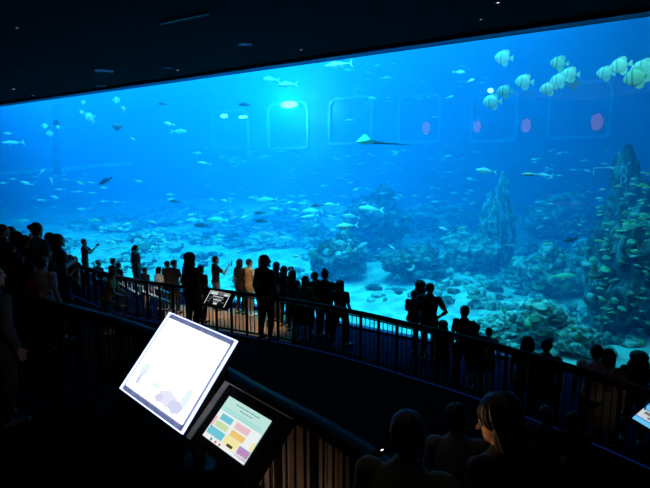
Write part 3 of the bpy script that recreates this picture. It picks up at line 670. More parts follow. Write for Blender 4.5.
school(90, 345, 600, 215, 330, 1.5, 7, 3, 7, (3, 6, 4), 'schooling_fish', 'small %s fish scattered over the reef in the right half', 'scattered fish over the right half reef', 6)
school(34, 30, 135, 168, 212, 2, 5, 3, 6, (1, 1, 3), 'schooling_fish', 'tiny %s fish in the loose shoal below the pale beam', 'loose shoal below the pale beam', 7)
school(30, 330, 490, 62, 105, 6, 14, 4, 8, (3, 6), 'schooling_fish', 'barely visible %s fish high up above the middle windows', 'faint fish above the windows', 8)
school(16, 425, 520, 290, 345, 1, 3, 4, 8, (0, 3, 4), 'schooling_fish', 'little %s fish low over the bright sand by the mound', 'fish low over the sand', 9)
POOL.sort(key=lambda q: -q[5])
big = [q for q in POOL if q[2] == 'reef_fish'] + [q for q in POOL if q[2] != 'reef_fish'][:296]
small = [q for q in POOL if q[2] != 'reef_fish'][296:]
for (kd, m, nm, x, y, w_, t, lb, gr, fl, ti, ya) in big:
    if at_t(x, y, t).z < sandz((at_t(x, y, t) - ND * GD).dot(RD), t) + .15: t = .8
    put_fish(kd, m, nm, x, y, w_, t, lb, gr, fl, ti, ya, full=False)
shoal = MB()
for (kd, m, nm, x, y, w_, t, lb, gr, fl, ti, ya) in small:
    p = at_t(x, y, t)
    if p.z < sandz((p - ND * GD).dot(RD), t) + .1: p = at_t(x, y, .6)
    L = w_ / F * p.y; k = KINDS[kd]['p'][::2]; rz = -math.atan((x - 325) / F) + ya + (PI if fl else 0)
    R = Matrix.Translation(p) @ Matrix.Rotation(rz, 4, 'Z') @ Matrix.Rotation(ti, 4, 'Y') @ Matrix.Scale(L, 4)
    vs = [R @ Vector((q[0] - .5, math.cos(PI * a / 3) * q[3], math.sin(PI * a / 3) * q[1])) for q in k for a in range(6)]
    n = len(k); shoal.add(vs, [(i * 6 + a, i * 6 + (a + 1) % 6, (i + 1) * 6 + (a + 1) % 6, (i + 1) * 6 + a) for i in range(n - 1) for a in range(6)])
    shoal.add([R @ Vector((x_, y_, z_)) for y_ in (-.006, .006) for x_, z_ in ((.30, 0), (.5, .15), (.44, 0), (.5, -.15))], [(0, 1, 2, 3), (7, 6, 5, 4), (0, 4, 5, 1), (1, 5, 6, 2), (2, 6, 7, 3), (3, 7, 4, 0)])
tag(shoal.build('tiny_fish_shoal', F_pale, None, True), 'countless tiny pale fish shoaling in the hazy distance of the tank', 'fish', 'distant tiny fish', 'stuff')
# rays
def ray_mesh(kind):
    mb = MB(); nu, nv = 24, 14; vs = []; 
    for side in (1, -1):
        for i in range(nu + 1):
            u = -1 + 2 * i / nu
            for j in range(nv + 1):
                v = j / nv; au = abs(u)
                front = -.30 + .34 * au ** 1.2; back = .24 - .12 * au; x = front + (back - front) * v
                if au > .96: x = .04
                th = .085 * max(0, 1 - au) ** 1.1 * math.sin(PI * min(1, max(0, v))) ** .7
                z = side * th + kind * (.16 * au ** 1.6 if kind > 0 else .0) 
                vs.append((x, u * .5, z))
    n1 = nv + 1; N = (nu + 1) * n1
    fs = [(i * n1 + j, (i + 1) * n1 + j, (i + 1) * n1 + j + 1, i * n1 + j + 1) for i in range(nu) for j in range(nv)]
    fs += [tuple(N + k for k in reversed(q)) for q in fs]
    for i in range(nu):
        for j in (0, nv): fs.append((i * n1 + j, (i + 1) * n1 + j, N + (i + 1) * n1 + j, N + i * n1 + j))
    return mb.add(vs, fs)
def put_ray(p, L, rot, m, label, droop=1, tail_len=.8, tr=.012, name='ray'):
    o = empty(name, p); o.rotation_euler = rot; o.scale = (L,) * 3; tag(o, label, 'ray')
    ray_mesh(droop).build('body', m, o, True)
    t = MB()
    for k in range(6): t.caps((.2 + tail_len * k / 6, 0, .0), (.2 + tail_len * (k + 1) / 6, 0, .0), tr * (1.1 - k / 6), tr * (1.1 - (k + 1) / 6), seg=8, rings=1)
    t.build('tail', m if tr < .02 else F_dark, o, True); return o
p = at_t(366, 142, 1.5); put_ray(p, 1.05, (math.radians(12), math.radians(3), -math.atan((366 - 325) / F) + .25), F_green, 'yellowish eagle ray gliding in front of the third arched window', 1, 1.15, .045)
p = at_t(117.5, 127, 2); put_ray(p, .62, (math.radians(20), math.radians(-80), .9), F_grey, 'small grey ray swimming upright near the top left', 0, .5)
p = at_t(595, 277, .8); put_ray(p, .62, (math.radians(14), math.radians(10), -.1), F_grey, 'small ray with raised wings gliding in front of the low right reef', 2, .6)

# ================================================================== PEOPLE
def remesh_obj(mb, vox, smooth=3):
    me = mb.mesh('tmp', []) if False else bpy.data.meshes.new('tmp')
    me.from_pydata(mb.v, [], mb.f)
    bm = bmesh.new(); bm.from_mesh(me); bmesh.ops.recalc_face_normals(bm, faces=bm.faces); bm.to_mesh(me); bm.free()
    o = bpy.data.objects.new('tmp', me); C.objects.link(o)
    r = o.modifiers.new('r', 'REMESH'); r.mode = 'VOXEL'; r.voxel_size = vox; r.use_smooth_shade = True
    if smooth: s = o.modifiers.new('s', 'SMOOTH'); s.factor = .5; s.iterations = smooth
    d = bpy.context.evaluated_depsgraph_get(); res = bpy.data.meshes.new_from_object(o.evaluated_get(d))
    bpy.data.objects.remove(o); bpy.data.meshes.remove(me)
    res.polygons.foreach_set('use_smooth', [True] * len(res.polygons)); return res
def V(*a): return Vector(a)
def pose(kind, fem=False, turn=0.0, nod=0.0):
    """joint positions of a 1.70 m figure facing +Y, feet on z=0"""
    sw = .165 if fem else .185; hw = .10
    J = dict(hw=hw, fem=fem)
    hip = .90; lean = 0
    if kind == 'sit': hip = .44
    J['hipz'] = hip
    def up(x, y, z): # upper body point given for standing (pelvis at .90), leaned about the pelvis
        p = V(x, y, z - .90); p = Matrix.Rotation(-lean, 3, 'X') @ p; return p + V(0, 0, hip)
    if kind in ('lean',): lean = .28
    if kind == 'sit': lean = .12
    J['up'] = up; J['lean'] = lean
    for s, n in ((-1, 'L'), (1, 'R')):
        J['sh' + n] = up(s * sw, 0, 1.40)
        if kind == 'stand': e, h = up(s * (sw + .06), -.02, 1.12), up(s * (sw + .07), .06, .88)
        elif kind == 'step': e, h = up(s * (sw + .07), -.03 * s, 1.12), up(s * (sw + .06), .09 + .06 * s, .90)
        elif kind == 'cross': e, h = up(s * (sw + .05), .04, 1.12), up(-s * .04, .22, 1.16 + s * .03)
        elif kind == 'photo': e, h = up(s * (sw + .05), .22, 1.22), up(s * .06, .42, 1.44)
        elif kind == 'onehand':
            if s > 0: e, h = up(sw + .07, .20, 1.20), up(.08, .40, 1.40)
            else: e, h = up(-(sw + .06), -.02, 1.12), up(-(sw + .06), .08, .88)
        elif kind == 'lean': e, h = up(s * (sw + .08), .18, 1.18), up(s * .14, .42, 1.14)
        elif kind == 'hip': e, h = up(s * (sw + .17), -.03, 1.16), up(s * (sw - .01), .07, 1.00)
        elif kind == 'carry': e, h = up(s * (sw + .06), .10, 1.12), up(-s * .02, .30, 1.08 + .05 * s)
        elif kind == 'sit': e, h = up(s * (sw + .06), .06, 1.14), up(s * .10, .30, 1.02)
        J['el' + n] = e; J['wr' + n] = h
        if kind == 'sit':
            J['hp' + n] = V(s * hw, 0, hip); J['kn' + n] = V(s * .12, .42, .47); J['an' + n] = V(s * .12, .40, .08)
        else:
            dy = .10 * s if kind == 'step' else 0
            J['hp' + n] = V(s * hw, 0, .90); J['kn' + n] = V(s * .105, .03 + dy, .49); J['an' + n] = V(s * .11, -.02 + dy * 1.6, .08)
    J['neck'] = up(0, -.01, 1.46)
    J['head'] = J['neck'] + Matrix.Rotation(-lean * .4 - nod, 3, 'X') @ V(0, .025, .15)
    J['HM'] = Matrix.Translation(J['head']) @ Matrix.Rotation(turn, 4, 'Z') @ Matrix.Rotation(-nod, 4, 'X')
    return J
BONES = {}
def hand(mb, el, wr, s, curl):
    d = (wr - el).normalized(); side = V(0, 0, 1) if abs(d.z) < .8 else V(0, 1, 0)
    u = (side - d * side.dot(d)).normalized(); nrm = d.cross(u) * s
    pc = wr + d * .05
    for k in range(4):
        o = (k - 1.5) * .019; b = wr + d * .085 + u * o; L = (.062, .074, .070, .054)[3 - k]
        mb.caps(wr + u * o * .5 + d * .01, b, .013, .012, seg=8, rings=2)
        a = b; dd = d
        for q in range(3):
            dd = (dd + nrm * -curl).normalized(); c = a + dd * L * (.45, .32, .23)[q]; mb.caps(a, c, .0095 - .0008 * q, .0088 - .0008 * q, seg=8, rings=2); a = c
    t0 = wr + d * .025 + u * .022; t1 = t0 + (d * .6 + u * .8).normalized() * .035; t2 = t1 + (d * .9 + u * .25 - nrm * curl * .5).normalized() * .035
    mb.caps(t0, t1, .013, .011, seg=8, rings=2); mb.caps(t1, t2, .0105, .009, seg=8, rings=2)
def body_mesh(kind, fem, turn, nod, key):
    J = pose(kind, fem, turn, nod); mb = MB(); up = J['up']; bones = []
    LM = Matrix.Identity(4)
    W = .93 if fem else 1.0; HW = 1.06 if fem else 1.0
    secs = [(.80, .105, .085, 0), (.86, .155, .108, -.01), (.92, .168 * HW, .115, -.01), (1.0, .150, .10, 0), (1.08, .135 * W, .093, .005), (1.18, .148 * W, .103, .005), (1.28, .168 * W, .115 * (1.05 if fem else 1), .005),
            (1.36, .175 * W, .105, 0), (1.41, .150 * W, .085, -.005), (1.45, .09, .065, -.01), (1.48, .055, .055, -.01)]
    # rings tilt with the lean
    vs = []; seg = 20
    for (z, rx, ry, y) in secs:
        for k in range(seg):
            an = 2 * PI * k / seg; vs.append(up(math.cos(an) * rx, y + math.sin(an) * ry, z))
    n = len(secs); mb.add(vs, [(i * seg + k, i * seg + (k + 1) % seg, (i + 1) * seg + (k + 1) % seg, (i + 1) * seg + k) for i in range(n - 1) for k in range(seg)] + [tuple(range(seg))[::-1], tuple(range((n - 1) * seg, n * seg))])
    bones.append((up(0, 0, .96), up(0, 0, 1.0), .13, 'pelvis', 0)); bones.append((up(0, 0, 1.02), up(0, 0, 1.38), .13, 'torso', 0))
    H = J['head']; mb.caps(J['neck'] - V(0, 0, .03), H - V(0, .01, .06), .054 if not fem else .047, .05 if not fem else .045)
    bones.append((J['neck'] + V(0, 0, .0), H - V(0, 0, .08), .05, 'neck', 0)); bones.append((H, H + V(0, 0, .02), .095, 'head', 0))
    HM = J['HM']; R3 = HM.to_3x3()
    def hp(x, y, z): return HM @ V(x, y, z)
    mb.ell(H + R3 @ V(0, -.012, .025), (.076, .096, .092), R3)
    mb.ell(H + R3 @ V(0, .025, -.045), (.056, .066, .068), R3)      # jaw and face
    mb.caps(hp(0, .085, .015), hp(0, .112, -.022), .009, .013, seg=8, rings=2)   # nose
    mb.caps(hp(-.018, .083, -.055), hp(.018, .083, -.055), .010, seg=8, rings=2)  # lips
    mb.caps(hp(0, .075, -.095), hp(0, .078, -.09), .020, seg=8, rings=2)  # chin
    mb.caps(hp(-.035, .082, .035), hp(.035, .082, .035), .009, seg=8, rings=2)  # brow
    for s in (-1, 1): mb.ell(hp(s * .077, -.005, -.005), (.010, .020, .032), R3, seg=10, rings=8)
    for s, nm in ((-1, 'L'), (1, 'R')):
        S, E, Wr = J['sh' + nm], J['el' + nm], J['wr' + nm]; f_ = .88 if fem else 1
        mb.caps(S - V(s * .03, 0, 0), S, .055 * f_, .058 * f_); mb.caps(S, E, .052 * f_, .040 * f_); mb.caps(E, Wr, .041 * f_, .026)
        mb.caps(E + (Wr - E) * .15, E + (Wr - E) * .45, .043 * f_, .038 * f_)
        hand(mb, E, Wr, s, .45 if kind in ('photo', 'onehand', 'cross', 'carry', 'hip') else .2)
        bones.append((S, E, .05, 'uarm', s)); bones.append((E, Wr, .035, 'farm', s)); bones.append((Wr, Wr + (Wr - E).normalized() * .14, .03, 'hand', s))
        h, k, a = J['hp' + nm], J['kn' + nm], J['an' + nm]
        mb.caps(h, k, .088 * HW, .056); mb.caps(k, a, .054, .036); mb.caps(k + (a - k) * .2 + V(0, -.015, 0), k + (a - k) * .45 + V(0, -.012, 0), .056, .046)
        toe = a + V(s * .02, .15, -.045); mb.caps(a + V(0, -.035, -.045), a + V(0, .02, -.035), .035, .042); mb.caps(a + V(0, .0, -.04), toe, .04, .033)
        bones.append((h, k, .075, 'thigh', s)); bones.append((k, a, .045, 'shin', s)); bones.append((a + V(0, 0, -.03), toe, .045, 'foot', s))
    me = remesh_obj(mb, .0085); me.name = key
    return me, J, bones
def region(me, bones):
    out = []
    for v in me.vertices:
        best = None
        for (a, b, r, lab, s) in bones:
            d = b - a; L2 = d.length_squared; t = max(0, min(1, (v.co - a).dot(d) / L2)) if L2 > 1e-9 else 0
            q = (v.co - a - d * t).length - r
            if best is None or q < best[0]: best = (q, lab, t, s)
        out.append(best)
    return out
def garment(me, reg, keep, offset, name, extra=None):
    """a fitted garment: the body's own faces where keep() holds, pushed out along the normals and closed with a rim"""
    ok = [keep(reg[v.index], v.co) for v in me.vertices]
    faces = [tuple(p.vertices) for p in me.polygons if all(ok[i] for i in p.vertices)]
    used = sorted({i for f in faces for i in f}); mp_ = {i: k for k, i in enumerate(used)}
    n = len(used)
    vs = [me.vertices[i].co + me.vertices[i].normal * offset for i in used] + [me.vertices[i].co + me.vertices[i].normal * offset * .3 for i in used]
    ed = {}
    for f in faces:
        for a, b in zip(f, f[1:] + f[:1]):
            k = (min(a, b), max(a, b)); ed.setdefault(k, []).append((a, b))
    fs = [tuple(mp_[i] for i in f) for f in faces]
    for k, l in ed.items():
        if len(l) == 1: a, b = l[0]; fs.append((mp_[b], mp_[a], mp_[a] + n, mp_[b] + n))
    g = bpy.data.meshes.new(name); g.from_pydata(vs, [], fs); g.polygons.foreach_set('use_smooth', [True] * len(g.polygons)); return g
BODY = {}
def get_body(kind, fem, turn, nod):
    key = (kind, fem, round(turn, 1), round(nod, 1))
    if key in BODY: return BODY[key]
    me, J, bones = body_mesh(kind, fem, turn, nod, 'figure_%s' % kind); reg = region(me, bones); hz = J['hipz'] - .9
    shirt = garment(me, reg, lambda r, c: (r[1] == 'torso') or (r[1] == 'uarm' and r[2] < .72) or (r[1] == 'pelvis' and c.z > .90 + hz) or (r[1] == 'thigh' and r[2] < .02 and c.z > .93 + hz), .014, 'shirt')
    longs = garment(me, reg, lambda r, c: (r[1] == 'pelvis' and c.z < 1.02 + hz) or r[1] in ('thigh', 'shin') and not (r[1] == 'shin' and r[2] > .95), .009, 'trousers')
    shorts = garment(me, reg, lambda r, c: (r[1] == 'pelvis' and c.z < 1.02 + hz) or (r[1] == 'thigh' and r[2] < .85), .012, 'shorts')
    longsl = garment(me, reg, lambda r, c: r[1] in ('torso', 'uarm') or (r[1] == 'farm' and r[2] < .93) or (r[1] == 'pelvis' and c.z > .88 + hz), .014, 'jacket')
    shoeL = garment(me, reg, lambda r, c: r[1] == 'foot' and r[3] < 0, .009, 'shoe'); shoeR = garment(me, reg, lambda r, c: r[1] == 'foot' and r[3] > 0, .009, 'shoe')
    dress = None
    if kind != 'sit':
        q = MB().loft([(V(0, 0, 1.10), .15, .115), (V(0, 0, 1.0), .17, .13), (V(0, 0, .88), .20, .15), (V(0, .0, .7), .225, .17), (V(0, 0, .5), .25, .20), (V(0, 0, .49), .235, .185), (V(0, 0, .7), .21, .155), (V(0, 0, .88), .185, .135)], 28)
        dress = q.mesh('skirt', [], True)
    for g in (shirt, longs, shorts, longsl, shoeL, shoeR, dress, me):
        if g is not None and not g.materials: g.materials.append(None)
    BODY[key] = dict(body=me, J=J, shirt=shirt, trousers=longs, shorts=shorts, jacket=longsl, shoe=(shoeL, shoeR), skirt=dress); return BODY[key]
HAIR = {}
def get_hair(t):
    if t in HAIR: return HAIR[t]
    mb = MB()
    if t == 'cap':
        mb.ell((0, -.012, .042), (.088, .106, .085)); mb.loft([(V(0, .13, .055), .07, .07), (V(0, .13, .068), .068, .068)], 16)
    else:
        mb.ell((0, -.022, .038), (.086, .098, .092)); mb.ell((0, -.045, .0), (.078, .072, .085))
        if t in ('short',):
            for s in (-1, 1): mb.ell((s * .066, -.01, .03), (.018, .03, .04))
        if t == 'spiky':
            for k in range(26):
                a = k * 2.4; r_ = .06 * math.sqrt(k / 26) * 1.2; mb.caps((math.cos(a) * r_, math.sin(a) * r_ - .02, .08), (math.cos(a) * r_ * 1.5, math.sin(a) * r_ * 1.5 - .02, .145), .016, .008, seg=6, rings=2)
        if t == 'bun':
            mb.ell((0, -.05, .145), (.045, .045, .04)); mb.caps((0, -.03, .1), (0, -.05, .14), .03)
        if t == 'lowbun': mb.ell((0, -.145, .06), (.045, .04, .045)); mb.caps((0, -.09, .05), (0, -.14, .06), .03)
        if t == 'tail': mb.caps((0, -.10, .06), (0, -.145, .0), .03); mb.caps((0, -.145, .0), (0, -.13, -.24), .036, .014)
        if t in ('long', 'bob', 'puff'):
            z = {'long': -.30, 'bob': -.11, 'puff': -.10}[t]; w_ = {'long': .07, 'bob': .082, 'puff': .10}[t]
            for (x, y) in ((-.06, -.02), (-.045, -.07), (0, -.085), (.045, -.07), (.06, -.02)):
                mb.caps((x, y, .03), (x * w_ / .06, y - .01, z), .040, .028 if t != 'puff' else .045)
        if t == 'puff': mb.ell((0, -.04, .06), (.125, .125, .11))
    me = remesh_obj(mb, .0075, 1); me.name = 'hair_' + t
    if t != 'cap':
        for v in me.vertices:
            a_ = math.atan2(v.co.x, v.co.y + .02); n_ = noise.noise(Vector((a_ * 7, v.co.z * 5, 1))) + .6 * noise.noise(Vector((a_ * 17, v.co.z * 9, 4)))
            v.co = v.co + v.normal * n_ * (.011 if t in ('puff', 'long', 'bob') else .006)
    if not me.materials: me.materials.append(None)
    HAIR[t] = me; return me
def cloth(name, c): return mat(name, c, .85, scale=14, bump=.1)
PC = {'black': cloth('black_cloth', (.012, .012, .014)), 'navy': cloth('navy_cloth', (.015, .02, .05)), 'grey': cloth('grey_cloth', (.16, .16, .18)), 'white': cloth('white_cloth', (.62, .62, .64)),
      'tan': cloth('tan_cloth', (.62, .45, .25)), 'red': cloth('red_cloth', (.25, .02, .03)), 'orange': cloth('orange_cloth', (.65, .24, .04)), 'olive': cloth('olive_cloth', (.08, .09, .05)), 'blue': cloth('blue_cloth', (.08, .13, .26)),
      'brown': cloth('brown_cloth', (.09, .05, .03)), 'pale': cloth('pale_grey_cloth', (.32, .34, .38)), 'denim': cloth('denim_cloth', (.05, .08, .16))}
SKIN = [mat('skin_light', (.48, .27, .18), .6, scale=30), mat('skin_mid', (.33, .18, .11), .6, scale=30), mat('skin_dark', (.16, .08, .05), .6, scale=30)]
HR = {'b': mat('black_hair', (.006, .005, .005), .55, scale=60, bump=.2), 'n': mat('brown_hair', (.03, .015, .01), .55, scale=60, bump=.2), 'w': mat('white_cap', (.5, .5, .5), .8), 'r': mat('red_cap', (.35, .03, .02), .8)}
M_sole = mat('white_trainer', (.75, .75, .75), .6); M_sole2 = mat('black_shoe', (.02, .02, .02), .5)
def setm(o, m):
    o.material_slots[0].link = 'OBJECT'; o.material_slots[0].material = m
M_eyeball = mat('eye_white', (.6, .6, .6), .2)
EYES = MB()
for s in (-1, 1): EYES.ell((s * .031, .079, .008), (.013, .009, .008), seg=10, rings=6)
EYES = EYES.mesh('eyes', M_eyeball, True)
PEOPLE = []
def person(px, py, zf, hgt, kind, fem, hair, top, bottom, label, face=0.0, turn=0.0, nod=0.0, skin=0, hc='b', y=None, shoe=M_sole2, group=None, jacket=False, scale_w=1.0):
    """head top seen at (px, py), feet on the floor of height zf, hgt metres tall (or at distance y)"""
    eff = 1.70 if kind != 'sit' else 1.24
    B = get_body(kind, fem, turn, nod); J = B['J']
    hm = get_hair(hair); topz = (J['HM'] @ V(0, -.02, {'bun': .185, 'spiky': .15, 'puff': .17, 'cap': .127}.get(hair, .13))).z
    if y is None:
        p = at_z(px, py, zf + hgt)
    else:
        p = at_y(px, py, y); hgt = p.z - zf
    k = hgt / topz
    if not (.8 < k < 1.16): PEOPLE.append(('SCALE', label, round(k, 2)))
    rz = -AZ + face
    off_ = Matrix.Rotation(rz, 3, 'Z') @ V(J['head'].x, J['head'].y, 0) * k
    o = empty('person', (p.x - off_.x, p.y - off_.y, zf), rz); o.scale = (k * scale_w, k * scale_w, k); tag(o, label, 'person', group)
    b = link('body', B['body'], o); setm(b, SKIN[skin])
    h = link('cap' if hair == 'cap' else 'hair', hm, o); h.matrix_local = J['HM']; setm(h, HR[hc])
    e = link('eyes', EYES, o); e.matrix_local = J['HM']
    t_ = link('jacket' if jacket else 'shirt', B['jacket' if jacket else 'shirt'], o); setm(t_, PC[top])
    if bottom[0] == 's': q = link('shorts', B['shorts'], o)
    elif bottom[0] == 'k' and B['skirt']: q = link('skirt', B['skirt'], o)
    else: q = link('trousers', B['trousers'], o)
    setm(q, PC[bottom[1:]])
    for sm in B['shoe']: q = link('shoe', sm, o); setm(q, shoe)
    PEOPLE.append((px, round(p.y, 1), round(hgt, 2))); o['_k'] = k; return o, J, k
def phone(pr, J, k, both=True, screen=False, label=''):
    """a phone in the raised hands of a person"""
    c = (J['wrR'] + (J['wrL'] if both else J['wrR'])) / 2 + V(0, .09, .06)
    M = pr.matrix_basis
    o = empty('phone', M @ c); o.rotation_euler = (math.radians(-8), 0, pr.rotation_euler.z); tag(o, label, 'phone')
    w_, h_ = (.155, .078) if both else (.078, .155)
    MB().box((0, 0, 0), (w_, .009, h_)).build('case', M_black, o)
    MB().box((0, -.0052, 0), (w_ * .94, .0012, h_ * .92)).build('screen', M_scr if screen else PC['black'], o)
    return o
M_scr = emat('phone_screen', (.2, .45, .8), .5)
S0 = M_sole
# --- beyond the main rail, on the first terrace
person(135.5, 244.5, ZL, 1.64, 'stand', True, 'tail', 'grey', 'sgrey', 'woman with a ponytail in a light grey top standing alone at the rail, well left', turn=.0, skin=0)
pr = person(84, 238.5, ZL, 1.66, 'photo', False, 'short', 'black', 'tblack', 'person in dark clothes holding up a phone to photograph the tank, far left', face=-.7); phone(*pr, label='phone held up by the person photographing far left')
person(98.5, 259, ZL, 1.2, 'sit', False, 'cap', 'navy', 'tnavy', 'seated person in a pale brimmed cap right of the photographing one', hc='w')
person(75, 256, ZL, 1.45, 'stand', True, 'short', 'black', 'tblack', 'short person between the left crowd and the photographing one')
person(70, 254, ZL, 1.5, 'stand', False, 'short', 'navy', 'tblack', 'person whose head just shows beside the left crowd, leftmost behind the main rail')
person(113, 258, ZL, 1.42, 'stand', False, 'spiky', 'black', 'tblack', 'dark haired person left of the ponytailed woman in grey')
person(118.5, 262, ZL, 1.36, 'stand', True, 'short', 'black', 'tblack', 'small person between the dark haired person and the ponytailed woman')
person(145, 267, ZL, 1.25, 'stand', False, 'short', 'navy', 'snavy', 'child right next to the ponytailed woman in grey', y=None)
person(159, 266.5, ZL, 1.3, 'stand', True, 'bob', 'white', 'tnavy', 'small person in a white top between the woman in grey and the dark huddle')
person(167.5, 260.5, ZL, 1.5, 'stand', False, 'short', 'black', 'tblack', 'leftmost person of the dark huddle beside the sign on the main rail')
person(174, 259.5, ZL, 1.56, 'hip', False, 'short', 'black', 'tblack', 'broad dark person second from the left in the huddle beside the rail sign')
person(201, 264.5, ZL, 1.58, 'stand', False, 'short', 'red', 'tblack', 'person in a dark red top just right of the tall puffy haired one', skin=1)
pr = person(215.5, 255.5, ZL, 1.62, 'onehand', False, 'short', 'black', 'sgrey', 'man in a dark t-shirt and pale shorts raising one hand above the rail sign', face=-.5); phone(*pr, both=False, label='phone held in one hand by the man in a dark t-shirt')
person(240, 258.5, ZL, 1.60, 'stand', True, 'long', 'black', 'tblack', 'long haired woman in black left of the man in the tan shirt')
person(249.5, 258.5, ZL, 1.62, 'hip', False, 'short', 'tan', 'stan', 'man in a tan t-shirt, tan shorts and white shoes', shoe=S0, face=-.35)
pr = person(277, 261.5, ZL, 1.66, 'photo', True, 'long', 'black', 'tblack', 'person holding a phone to the face just right of the tall dark visitor', face=-.3); phone(*pr, label='phone held up beside the tall dark visitor')
person(284.5, 265.5, ZL, 1.62, 'stand', True, 'bob', 'black', 'tblack', 'bob haired person between the phone holder and the long haired woman')
person(293, 269.5, ZL, 1.60, 'cross', True, 'long', 'navy', 'tblack', 'woman with long loose hair in the middle of the railside group', scale_w=1.1)
person(306, 275.5, ZL, 1.58, 'lean', True, 'bob', 'olive', 'kblack', 'leaning person left of two taller ones in the railside group')
person(315, 271.5, ZL, 1.62, 'stand', False, 'short', 'black', 'tblack', 'short haired person beside the one with the topknot', scale_w=1.08)
person(325.5, 267.5, ZL, 1.74, 'hip', False, 'bun', 'black', 'tblack', 'broad shouldered person with a topknot, tallest of the railside group', scale_w=1.12)
person(340.5, 279.5, ZL, 1.60, 'step', True, 'bob', 'black', 'tblack', 'person at the right end of the railside group', scale_w=1.15)
person(421, 279.5, ZL, 1.70, 'carry', True, 'puff', 'black', 'tblack', 'left one of the close couple standing at the rail, carrying a child')
person(430.5, 282.5, ZL, 1.72, 'hip', False, 'short', 'black', 'tblack', 'right one of the close couple standing at the rail', scale_w=1.08)
person(414.5, 290, ZL + .68, .92, 'sit', False, 'short', 'navy', 'tnavy', 'small child held up at the left shoulder of the close couple')
person(444, 319.5, ZL, 1.2, 'stand', True, 'puff', 'black', 'tblack', 'child with bushy hair just right of the close couple', y=9.2)
person(465.5, 305, ZL, 1.66, 'step', True, 'tail', 'black', 'tblack', 'ponytailed woman standing alone right of the close couple', turn=.0)
person(477, 323, ZL, 1.35, 'stand', False, 'short', 'black', 'sblack', 'child right behind the ponytailed woman who stands alone')
person(489.5, 327, ZL, 1.30, 'stand', False, 'short', 'grey', 'sblack', 'second child right of the ponytailed woman, in grey', y=8.9)
person(528.5, 335.5, ZL, 1.52, 'stand', True, 'bob', 'olive', 'tblack', 'bob haired visitor left of the short haired one at the rail', scale_w=1.15)
person(547.5, 338, ZL, 1.60, 'stand', False, 'short', 'olive', 'tblack', 'short haired visitor right of the bob haired one at the rail')
person(597.5, 344, ZL, 1.66, 'stand', False, 'short', 'pale', 'tblack', 'short haired man in a collared shirt near the right end of the rail', skin=1)
person(609.5, 348, ZL, 1.62, 'stand', True, 'long', 'brown', 'kgrey', 'long haired woman right next to the man in the collared shirt', hc='n')
# --- on the middle terrace, this side of the main rail
person(190.5, 251.5, ZM, 1.86, 'stand', True, 'puff', 'black', 'tblack', 'tall person with puffy hair seen from behind, darkest of the huddle by the rail sign', jacket=True)
person(265, 254.5, ZM, 1.86, 'stand', True, 'bob', 'black', 'tblack', 'tall dark visitor with chin length hair on this side of the main rail', turn=-.9, jacket=True, scale_w=1.08)
person(640, 350, ZL, 1.84, 'photo', True, 'puff', 'black', 'tblack', 'big haired person in black at the right edge beside the small lit sign', scale_w=1.25, y=7.2)
person(112.5, 268.5, ZM, 1.48, 'lean', False, 'short', 'orange', 'tnavy', 'person in an orange top standing where the stair rail is lit', skin=0, face=-.8, turn=.9, hc='r')
person(547, 405, ZM, 1.52, 'stand', False, 'short', 'navy', 'tblack', 'short haired person in navy in the dark right of the nearest heads', y=4.7)
person(574, 411, ZM, 1.42, 'onehand', True, 'bob', 'black', 'tblack', 'smaller dark person beside the short haired one in navy', y=4.7, face=.3)
# --- on the upper floor: the crowd at the left
for (x, y_, d, kd, fm, hr, tp, lab, fc) in (
        (3, 224, 8.9, 'photo', False, 'short', 'black', 'dark visitor with raised arms at the left edge', -.3), (11, 226, 9.2, 'stand', True, 'short', 'black', 'second head from the left edge in the dark left crowd', 0),
        (17.5, 231, 8.6, 'stand', True, 'bob', 'navy', 'bob haired person in the dark left crowd, third from the left edge', 0), (25, 234.5, 8.3, 'stand', False, 'short', 'black', 'lower head left of the tall bun haired woman', 0),
        (36.5, 222, 8.4, 'stand', True, 'lowbun', 'blue', 'tall woman with a bun at the back of her head in the left crowd', .35), (50, 232, 8.8, 'stand', False, 'short', 'pale', 'man in a pale top next to the bun haired woman', 0),
        (57.5, 233.5, 8.5, 'cross', True, 'long', 'black', 'woman with long loose hair at the right side of the left crowd', -.3)):
    person(x, y_, ZU, 1.7, kd, fm, hr, tp, 'tblack', lab, y=d, face=fc, scale_w=1.0 if x != 57.5 else 1.2)
# standing behind (camera side of) the left crowd
person(42, 256, ZU, 1.5, 'stand', False, 'short', 'pale', 'tblack', 'person in a pale top in front of the left crowd, above the near rail', y=7.2, face=.3, scale_w=1.1)
person(30, 262, ZU, 1.45, 'cross', True, 'long', 'red', 'tblack', 'person in dark red close to the one in the pale top', y=7.0, skin=1)
person(-9, 264, ZU, 1.7, 'stand', False, 'short', 'black', 'tblack', 'big dim person in dark clothes at the left edge on this side of the near rail', y=5.0, scale_w=1.15, skin=2, jacket=True)
person(18, 252, ZU, 1.62, 'stand', True, 'long', 'black', 'tblack', 'long haired dark person standing behind the near rail, left of the dark red top', y=7.6)
person(62, 262, ZU, 1.45, 'photo', True, 'bob', 'black', 'tblack', 'shorter dark person with raised hands right of the pale top', y=7.6, face=.4)
person(46, 246, ZU, 1.6, 'stand', False, 'short', 'black', 'tblack', 'dark person between the bun haired woman and the pale top', y=7.9)
person(10, 243, ZU, 1.6, 'stand', True, 'bob', 'black', 'tblack', 'dark bob haired person under the second head of the left crowd', y=8.0)
